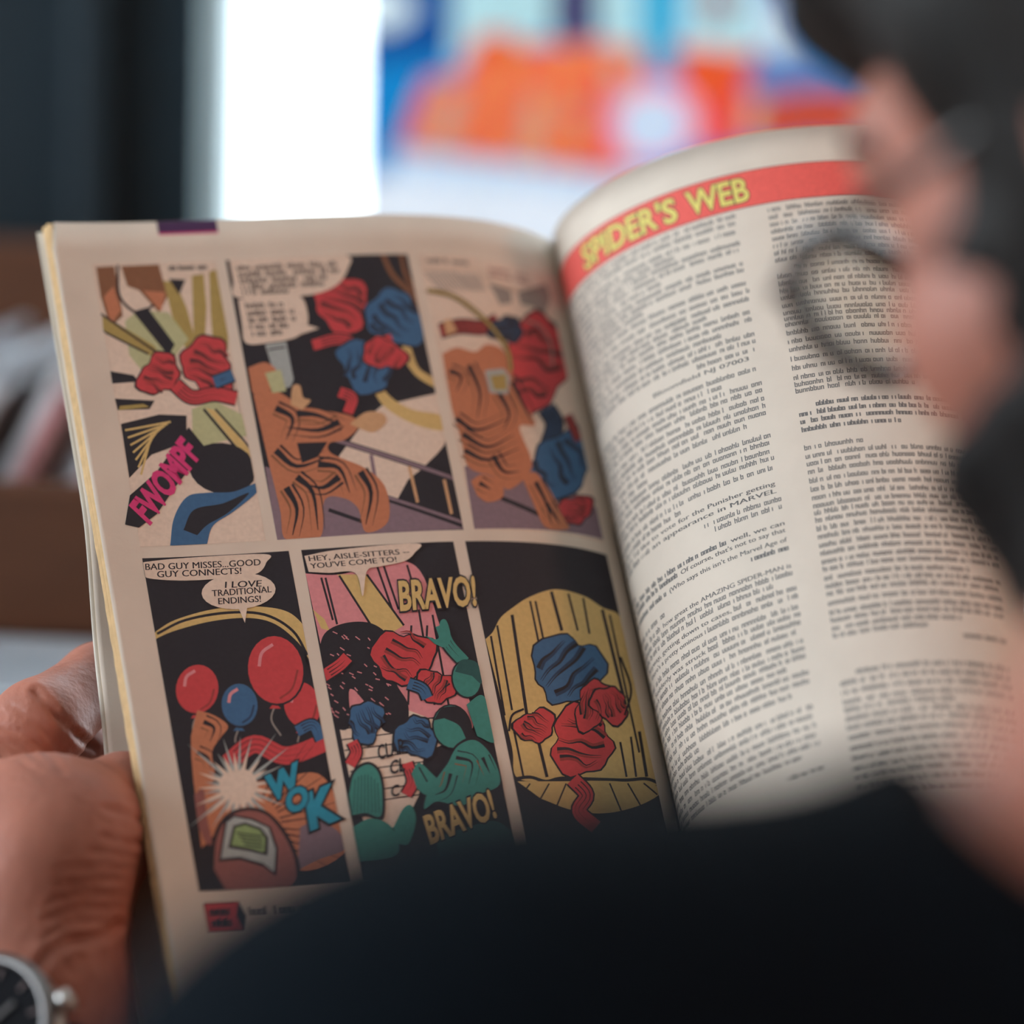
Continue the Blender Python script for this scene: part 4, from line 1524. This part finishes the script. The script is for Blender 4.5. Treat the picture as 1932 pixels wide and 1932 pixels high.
def hair_sdf(P):
    q = to_head(P)
    shell = d_ell(q, (0, -0.016, 0.054), (0.092, 0.106, 0.098))
    shell = smin(shell, d_ell(q, (0, -0.045, -0.015), (0.093, 0.076, 0.085)), 0.03) + wob(q, 0.0025, 120)
    front = (q[..., 1] - 0.052) * 0.85 - (q[..., 2] - 0.088) * 0.75        # hairline on the forehead
    side = (q[..., 1] - 0.049) - 0.25 * (q[..., 2] - 0.05)                   # in front of the ear
    cut = np.where(q[..., 2] > 0.08, front, np.maximum(front * 0.2 + side, side))
    fr = d_ell(q, (-0.004, 0.042, 0.080), (0.070, 0.060, 0.040)) + wob(q, 0.003, 150)
    hh = smax(smax(shell, side * 0.8 + np.minimum(0, -(q[..., 2] - 0.085)) * 0.9, 0.01), -(q[..., 2] + 0.075), 0.01)
    edge = 0.006 * np.sin(q[..., 2] * 160) + 0.004 * np.sin(q[..., 2] * 410 + 1)
    sb = smax(head_base(q) - 0.011 + wob(q, 0.0015, 200), np.maximum(q[..., 1] - 0.046 + 0.034 * smoothstep(-0.005, 0.035, q[..., 2]) - edge, -0.03 - q[..., 1]), 0.006)
    sb = smax(sb, np.maximum(q[..., 2] - 0.09, -0.07 - q[..., 2]), 0.008)
    return smin(smin(hh, fr, 0.015), sb, 0.01)


V, Q = mesh_sdf(hair_sdf, HC - 0.19, HC + 0.19, 0.004)
link('hair', V, Q, M_hair, PERSON, None, True)


def beard_sdf(P):
    q = to_head(P)
    f = head_base(q) - 0.011 + wob(q, 0.0016, 240)
    line = q[..., 2] + 0.032 + 0.22 * (0.085 - q[..., 1]) * -1.0 * (q[..., 1] > 0) - 0.3 * np.maximum(0, 0.03 - q[..., 1])
    f = smax(f, line, 0.008)
    f = smax(f, -(q[..., 1] + 0.012), 0.008)
    return smin(f, smax(d_ell(q, (0, 0.062, -0.098), (0.040, 0.030, 0.024)), line, 0.01), 0.015)


V, Q = mesh_sdf(beard_sdf, HC - 0.19, HC + 0.19, 0.0035)
link('beard', V, Q, M_beard, PERSON, None, True)
for s in (-1, 1):
    pts = [head_pt(s * x, y, z) for x, y, z in ((0.014, 0.097, 0.043), (0.030, 0.096, 0.049), (0.046, 0.084, 0.046), (0.054, 0.074, 0.040))]
    MB().tube(pts, [0.004, 0.006, 0.005, 0.002], 8).build('eyebrow', M_hair, PERSON, True)
    c = head_pt(s * 0.031, 0.086, 0.021)
    MB().lathe([(0.0001, -0.011), (0.006, -0.009), (0.011, 0), (0.009, 0.006), (0.0001, 0.011)], 16, Matrix.Translation(Vector(c))).build(
        'eye', mat('eye_white', (0.7, 0.68, 0.65), 0.2, 0.02, 20), PERSON, True)

# glasses
M_rim = mat('dark_tortoise_rim', (0.018, 0.012, 0.010), 0.3, 0.3, 80, coat=0.3)
M_lens = glass_mat('spectacle_lens', (0.93, 0.94, 0.92), 0.05)
G = empty('glasses', head_pt(0, 0.115, 0.018))
tag(G, 'dark-rimmed glasses worn by the bearded reader', 'glasses')
for s in (-1, 1):
    ring = []
    for k in range(36):
        a = 2 * math.pi * k / 36
        ring.append(head_pt(s * (0.036 + 0.024 * math.cos(a)), 0.117 - 0.010 * abs(math.cos(a) * 0.5 + 0.5) * (1 if math.cos(a) > 0 else 0.5), 0.018 + 0.0175 * math.sin(a)))
    rim = MB().tube(ring, 0.0034, 8, True).build('rim', M_rim, G, True)
    c = np.mean(ring, 0)
    n = HR @ np.array([0, 1, 0])
    vv = [c + n * 0.0008] + [p * 0.97 + c * 0.03 for p in ring]
    vv2 = [c - n * 0.0008] + [p * 0.97 + c * 0.03 - n * 0.0012 for p in ring]
    f = [(0, 1 + k, 1 + (k + 1) % 36) for k in range(36)] + [(37, 38 + (k + 1) % 36, 38 + k) for k in range(36)]
    link('lens', vv + vv2, f, M_lens, rim, None, True)
    MB().tube([head_pt(s * 0.064, 0.108, 0.022), head_pt(s * 0.078, 0.07, 0.022), head_pt(s * 0.082, 0.0, 0.020), head_pt(s * 0.080, -0.03, 0.0)], 0.0024, 8).build('temple_arm', M_rim, G, True)
MB().tube([head_pt(-0.012, 0.119, 0.020), head_pt(0, 0.124, 0.024), head_pt(0.012, 0.119, 0.020)], 0.002, 8).build('bridge', M_rim, G, True)

# ------------------------------------------------------------------ wrist watch
M_steel = mat('brushed_steel', (0.62, 0.60, 0.58), 0.28, 0.06, 60, metallic=1.0)
M_black = mat('black_rubber', (0.010, 0.010, 0.012), 0.5, 0.2, 60)
M_dial = mat('black_dial', (0.006, 0.006, 0.008), 0.7, var=0.1, scale=60, spec=0.05)
wc = px(-28, 1952, 0.996)
wn_ = Vector(px(-300, 1700, 0.93) - px(-40, 1962, 1.0)).normalized()      # the dial looks up-left, past the camera
wn_ = (Vector(CP) - Vector(wc)).normalized() * 0.80 + Vector((-0.55, 0.0, 0.28))
wn_.normalize()
WM = Matrix.Translation(Vector(wc)) @ wn_.to_track_quat('Z', 'Y').to_matrix().to_4x4()
WT = empty('wrist_watch', wc)
tag(WT, 'steel wrist watch with black dial and black strap on the reader\'s wrist', 'watch')
MB().lathe([(0.019, -0.008), (0.0215, -0.006), (0.0215, 0.000), (0.0195, 0.0003)], 48, WM).build('watch_case', M_steel, WT, True)
MB().lathe([(0.0222, 0.000), (0.0222, 0.0022), (0.0200, 0.0034), (0.0190, 0.0030), (0.0190, 0.002)], 48, WM, caps=False).build('bezel', mat('dark_steel', (0.20, 0.19, 0.19), 0.4, 0.06, 60, metallic=1.0), WT, True)
dial = MB().lathe([(0.0190, 0.0005), (0.0190, 0.0016), (0.0001, 0.0016)], 48, WM).build('dial', M_dial, WT)
mk = MB()
for k in range(12):
    a = k * math.pi / 6
    mk.box((0.0150, -0.0004, 0.0017), (0.0178, 0.0004, 0.0021), WM @ Matrix.Rotation(a, 4, 'Z'))
mk.build('hour_marks', mat('dull_mark', (0.10, 0.06, 0.06), 0.6, 0.1, 60), dial)
hd = MB()
hd.box((-0.002, -0.0006, 0.0022), (0.012, 0.0006, 0.0026), WM @ Matrix.Rotation(0.9, 4, 'Z'))
hd.box((-0.002, -0.0004, 0.0026), (0.0160, 0.0004, 0.0030), WM @ Matrix.Rotation(2.6, 4, 'Z'))
hd.build('watch_hands', mat('dull_hand', (0.06, 0.05, 0.05), 0.6, 0.1, 60), dial)
cr = px(126, 1912, 0.998)
d = Vector(cr) - Vector(wc)
dl = (WM.to_3x3().inverted() @ d)
ang = math.atan2(dl.y, dl.x)
CMx = WM @ Matrix.Rotation(ang, 4, 'Z') @ Matrix.Translation((0.0215, 0, -0.002)) @ Matrix.Rotation(math.pi / 2, 4, 'Y')
MB().lathe([(0.0012, -0.001), (0.0012, 0.0012), (0.0030, 0.0014), (0.0034, 0.0024), (0.0030, 0.0042), (0.0016, 0.0048), (0.0001, 0.005)], 20, CMx).build('crown', M_steel, WT, True)
# strap around the wrist
axis = Vector(WR_L - EL_L).normalized()
wctr = Vector(px(72, 2085, 1.036))
u = (Vector(wc) - wctr).normalized()
axis = (axis - u * axis.dot(u)).normalized()
w_ = axis.cross(u)
st = MB()
ns = 40
rows = []
for k in range(ns):
    a = 0.42 + (2 * math.pi - 0.84) * k / (ns - 1)
    r_ = 0.0335
    rows.append([wctr + (u * math.cos(a) + w_ * math.sin(a)) * (r_ + t) + axis * z for (z, t) in ((-0.010, 0), (0.010, 0), (0.010, 0.003), (-0.010, 0.003))])
v = [p for r_ in rows for p in r_]
f = [(i * 4 + j, i * 4 + (j + 1) % 4, (i + 1) * 4 + (j + 1) % 4, (i + 1) * 4 + j) for i in range(ns - 1) for j in range(4)] + [(3, 2, 1, 0), tuple((ns - 1) * 4 + j for j in range(4))]
link('strap', v, f, M_black, WT)

# ------------------------------------------------------------------ poster in the display window
PY = ROOM_Y1 - 0.03


def wall_pt(x, y, yw):
    a = px(x, y, 1.0) - CP
    return CP + a * ((yw - CP[1]) / a[1])


pc = {n: mat('poster_' + n, srgb(*c), 0.5, 0.06, 25, transl=0.135) for n, c in {
    'blue': (0, 128, 196), 'deepblue': (0, 78, 148), 'white': (212, 230, 236), 'paleteal': (176, 216, 222), 'navy': (62, 56, 100), 'cyan': (46, 166, 206),
    'darkred': (130, 22, 60), 'greyblue': (150, 170, 204), 'steel': (84, 122, 178), 'orange': (232, 128, 72), 'red': (226, 62, 70), 'tan': (196, 164, 134),
    'vermilion': (224, 84, 40), 'pink': (246, 150, 172), 'lilac': (190, 204, 234), 'pale': (192, 216, 240), 'paper': (226, 234, 244), 'brick': (190, 74, 56)}.items()}
c0, c1 = wall_pt(686, -60, PY), wall_pt(1900, 560, PY)
zt, zb = wall_pt(686, -420, PY)[2], wall_pt(684, 560, PY)[2]


class Flat:
    """one printed sheet: every small cell takes the colour of the last shape that covers it"""
    def __init__(self, cell=0.0015):
        self.nx, self.nz = int((c1[0] - c0[0]) / cell), int((zt - zb) / cell)
        self.X = np.linspace(c0[0], c1[0], self.nx + 1)
        self.Z = np.linspace(zb, zt, self.nz + 1)
        self.cx, self.cz = np.meshgrid((self.X[1:] + self.X[:-1]) / 2, (self.Z[1:] + self.Z[:-1]) / 2, indexing='ij')
        self.names = ['paper']
        self.id = np.zeros(self.cx.shape, int)

    def poly(self, pts, c):
        if c not in self.names:
            self.names.append(c)
        w = np.array([wall_pt(p[0], p[1], PY) for p in pts])
        inside = np.zeros(self.cx.shape, bool)
        for i in range(len(w)):
            x0, z0, x1, z1 = w[i][0], w[i][2], w[(i + 1) % len(w)][0], w[(i + 1) % len(w)][2]
            hit = (z0 > self.cz) != (z1 > self.cz)
            inside ^= hit & (self.cx < (x1 - x0) * (self.cz - z0) / (z1 - z0 if z1 != z0 else 1e-9) + x0)
        self.id[inside] = self.names.index(c)

    def ell(self, cx, cy, rx, ry, c):
        self.poly([(cx + rx * math.cos(a * math.pi / 12), cy + ry * math.sin(a * math.pi / 12)) for a in range(24)], c)

    def build(self):
        n1 = self.nz + 1
        V = [(x, PY, z) for x in self.X for z in self.Z]
        F_ = [(i * n1 + j, (i + 1) * n1 + j, (i + 1) * n1 + j + 1, i * n1 + j + 1) for i in range(self.nx) for j in range(self.nz)]
        return link('poster', V, F_, [pc[n] for n in self.names], None, self.id.reshape(-1), origin=(c0[0], PY, zb))


A = Flat()
A.poly([(680, -420), (1900, -420), (1900, 330), (680, 330)], 'blue')
A.poly([(680, -420), (880, -420), (880, 100), (760, 120), (680, 120)], 'deepblue')
A.ell(715, 15, 66, 42, 'white')
A.poly([(860, -420), (1060, -420), (1060, 70), (900, 90), (850, 130)], 'paleteal')
A.poly([(1060, -420), (1130, -420), (1130, 60), (1090, 90), (1040, 60)], 'navy')
A.poly([(1130, -420), (1200, -420), (1215, 80), (1180, 110), (1130, 80)], 'paleteal')
A.poly([(1200, -420), (1300, -420), (1270, 130), (1235, 160), (1210, 120)], 'cyan')
A.poly([(1300, -420), (1440, -420), (1430, 100), (1280, 92)], 'paleteal')
A.ell(1355, 5, 26, 34, 'darkred')
A.poly([(1430, -420), (1560, -420), (1540, 110), (1430, 100)], 'greyblue')
A.ell(1470, 60, 30, 40, 'white')
A.poly([(1410, 100), (1900, 90), (1900, 200), (1420, 200)], 'steel')
A.poly([(1210, 90), (1230, 170), (1280, 170), (1290, 300), (1150, 320), (1180, 90)], 'orange')
A.poly([(752, 278), (800, 150), (850, 145), (862, 150), (905, 62), (965, 60), (990, 86), (1060, 84), (1130, 78), (1195, 95), (1218, 170), (1180, 330), (1000, 308)], 'orange')
for q, c in (([(812, 150), (838, 150), (792, 272), (764, 276)], 'red'), ([(838, 170), (880, 165), (850, 276), (806, 276)], 'tan'), ([(896, 90), (918, 90), (884, 280), (856, 278)], 'red'),
             ([(905, 66), (962, 64), (976, 110), (905, 116)], 'vermilion'), ([(984, 120), (1006, 130), (958, 290), (930, 288)], 'red'), ([(1000, 180), (1030, 178), (1012, 300), (980, 296)], 'tan'),
             ([(1030, 90), (1060, 96), (1054, 150), (1022, 142)], 'red'), ([(1120, 84), (1142, 88), (1156, 326), (1112, 318)], 'red'), ([(1066, 170), (1110, 170), (1100, 200), (1070, 196)], 'red'),
             ([(1076, 200), (1106, 200), (1104, 240), (1072, 238)], 'tan'), ([(1046, 190), (1066, 190), (1056, 306), (1036, 304)], 'red'), ([(1150, 100), (1176, 110), (1176, 200), (1150, 200)], 'tan'),
             ([(1186, 92), (1212, 92), (1220, 180), (1188, 180)], 'vermilion')):
    A.poly(q, c)
A.poly([(1272, 88), (1430, 100), (1408, 160), (1384, 260), (1300, 290), (1288, 180)], 'vermilion')
A.poly([(1360, 180), (1420, 170), (1400, 280), (1340, 290)], 'red')
A.poly([(1405, 186), (1440, 186), (1430, 260), (1400, 266)], 'tan')
A.poly([(1436, 180), (1520, 170), (1900, 180), (1900, 260), (1430, 270)], 'brick')
A.ell(1235, 232, 92, 84, 'pink')
A.ell(1232, 236, 70, 64, 'lilac')
A.ell(1226, 228, 34, 26, 'white')
A.poly([(680, 336), (738, 330), (742, 284), (1000, 312), (1180, 336), (1900, 330), (1900, 430), (680, 400)], 'pale')
A.poly([(680, 336), (1900, 400), (1900, 560), (680, 560)], 'paper')
for k in range(16):     # small illegible lettering
    x = 770 + 26 * k
    A.poly([(x, 318 + 2.4 * k), (x + 14, 319 + 2.4 * k), (x + 12, 345 + 2.4 * k), (x - 2, 344 + 2.4 * k)], 'lilac' if k % 2 else 'white')
POST = A.build()
tag(POST, 'blue, orange and white poster hanging in the bright display window', 'poster')

# ------------------------------------------------------------------ wooden browsing rack and comics
M_wood = mat('oiled_pine', (0.085, 0.029, 0.010), 0.75, 0.25, 9, stretch=(1.0, 6, 6), bump=0.1)
M_wood_d = M_wood
RK = px(75, 1206, 1.36)                     # foot of the front board on the rack top
RYAW = math.radians(-5)
RM = Matrix.Translation(Vector(RK)) @ Matrix.Rotation(RYAW, 4, 'Z')
top_z = RK[2]
E1 = empty('browsing_rack', (RK[0] - 0.2, RK[1] + 0.1, 0))
tag(E1, 'tall wooden browsing rack under the dark wall, carrying a crate of comics', 'rack')


def rbox(name, lo, hi, m, parent, bev=0.002, MM=None):
    return MB().box(lo, hi, MM or RM, bev=bev).build(name, m, parent)


XL, XR = -0.62, 0.16
rbox('rack_top', (XL, -0.125, -0.022), (XR, 0.285, 0.0), M_wood, E1)
for x in (XL + 0.02, XR - 0.045):
    rbox('side_panel', (x, -0.10, -top_z), (x + 0.025, 0.27, -0.022), M_wood_d, E1)
for z in (-0.42, -0.84, -1.22):
    rbox('shelf', (XL + 0.045, -0.095, z), (XR - 0.045, 0.26, z + 0.02), M_wood_d, E1)
rbox('back_panel', (XL + 0.045, 0.26, -top_z + 0.02), (XR - 0.045, 0.27, -0.022), M_wood_d, E1)

E2 = empty('wooden_crate', RK)
tag(E2, 'open brown wooden crate of comics on the rack top', 'crate')
CXL, CXR, CD = -0.50, 0.12, 0.235
FH = 0.0565
rbox('front_board', (CXL, 0, 0.0), (CXR, 0.016, FH), M_wood, E2, 0.003)
rbox('back_board', (CXL, CD - 0.016, 0.0), (CXR, CD, 0.128), M_wood, E2, 0.003)
rbox('base_board', (CXL, 0.016, 0.0), (CXR, CD - 0.016, 0.010), M_wood_d, E2)
for x in (CXL, CXR - 0.016):
    MB().add([tuple(RM @ Vector(p)) for p in [(x + dx, y, z) for dx in (0, 0.016) for (y, z) in ((0.016, 0.010), (CD - 0.016, 0.010), (CD - 0.016, 0.122), (0.016, FH))]],
             [(0, 3, 2, 1), (4, 5, 6, 7), (0, 1, 5, 4), (1, 2, 6, 5), (2, 3, 7, 6), (3, 0, 4, 7)]).build('end_board', M_wood_d, E2)

CC = {'white': (0.56, 0.57, 0.60), 'grey': (0.22, 0.21, 0.23), 'pink': (0.45, 0.22, 0.225), 'red': (0.36, 0.045, 0.045), 'blue': (0.13, 0.17, 0.27), 'charcoal': (0.04, 0.036, 0.04),
      'pale blue': (0.54, 0.62, 0.70), 'orange': (0.45, 0.18, 0.08)}
seq = ['charcoal', 'white', 'grey', 'pale blue', 'white', 'blue', 'white', 'pale blue', 'white', 'grey', 'charcoal', 'white', 'pink', 'white', 'grey', 'white', 'pink', 'red', 'red', 'orange', 'grey', 'blue', 'white', 'charcoal']
lean = math.radians(27)
x = -0.115
for i, cn in enumerate(seq):
    th = 0.0046 + 0.0022 * ((i * 7) % 5) / 4
    hgt = 0.086 + 0.004 * ((i * 5) % 4)
    LM = RM @ Matrix.Translation((x, 0.030 + 0.004 * ((i * 3) % 4), 0.0105 + 0.0)) @ Matrix.Rotation(lean, 4, 'Y')
    o = MB().box((0, 0, th * 0.52), (th * 0.88, 0.168, hgt), LM, bev=0.0006).build('shelved_comic', mat('sleeved_comic_' + cn.replace(' ', '_'), CC[cn], 0.3, 0.25, 50, coat=0.3))
    tag(o, f'thin {cn} comic leaning between a {seq[i - 1] if i else "brown end board"} and a {seq[i + 1] if i + 1 < len(seq) else "gap"} one in the crate', 'comic', 'comics leaning in the crate')
    x += th / math.cos(lean)

# comics in clear sleeves lying on the rack in front of the crate
for i, (dx, dy, rz, cn) in enumerate(((-0.285, -0.112, 4, 'white'), (-0.095, -0.114, -3, 'pale blue'))):
    LM = RM @ Matrix.Translation((dx, dy, 0.0006)) @ Matrix.Rotation(math.radians(rz), 4, 'Z')
    o = MB().box((0, 0, 0), (0.178, 0.098, 0.004), LM, bev=0.0008).build('sleeved_comic', mat('flat_sleeve_' + cn.replace(' ', '_'), CC[cn], 0.16, 0.12, 25, coat=0.8))
    tag(o, f'flat {cn} sleeved comic lying on the rack in front of the crate', 'comic')
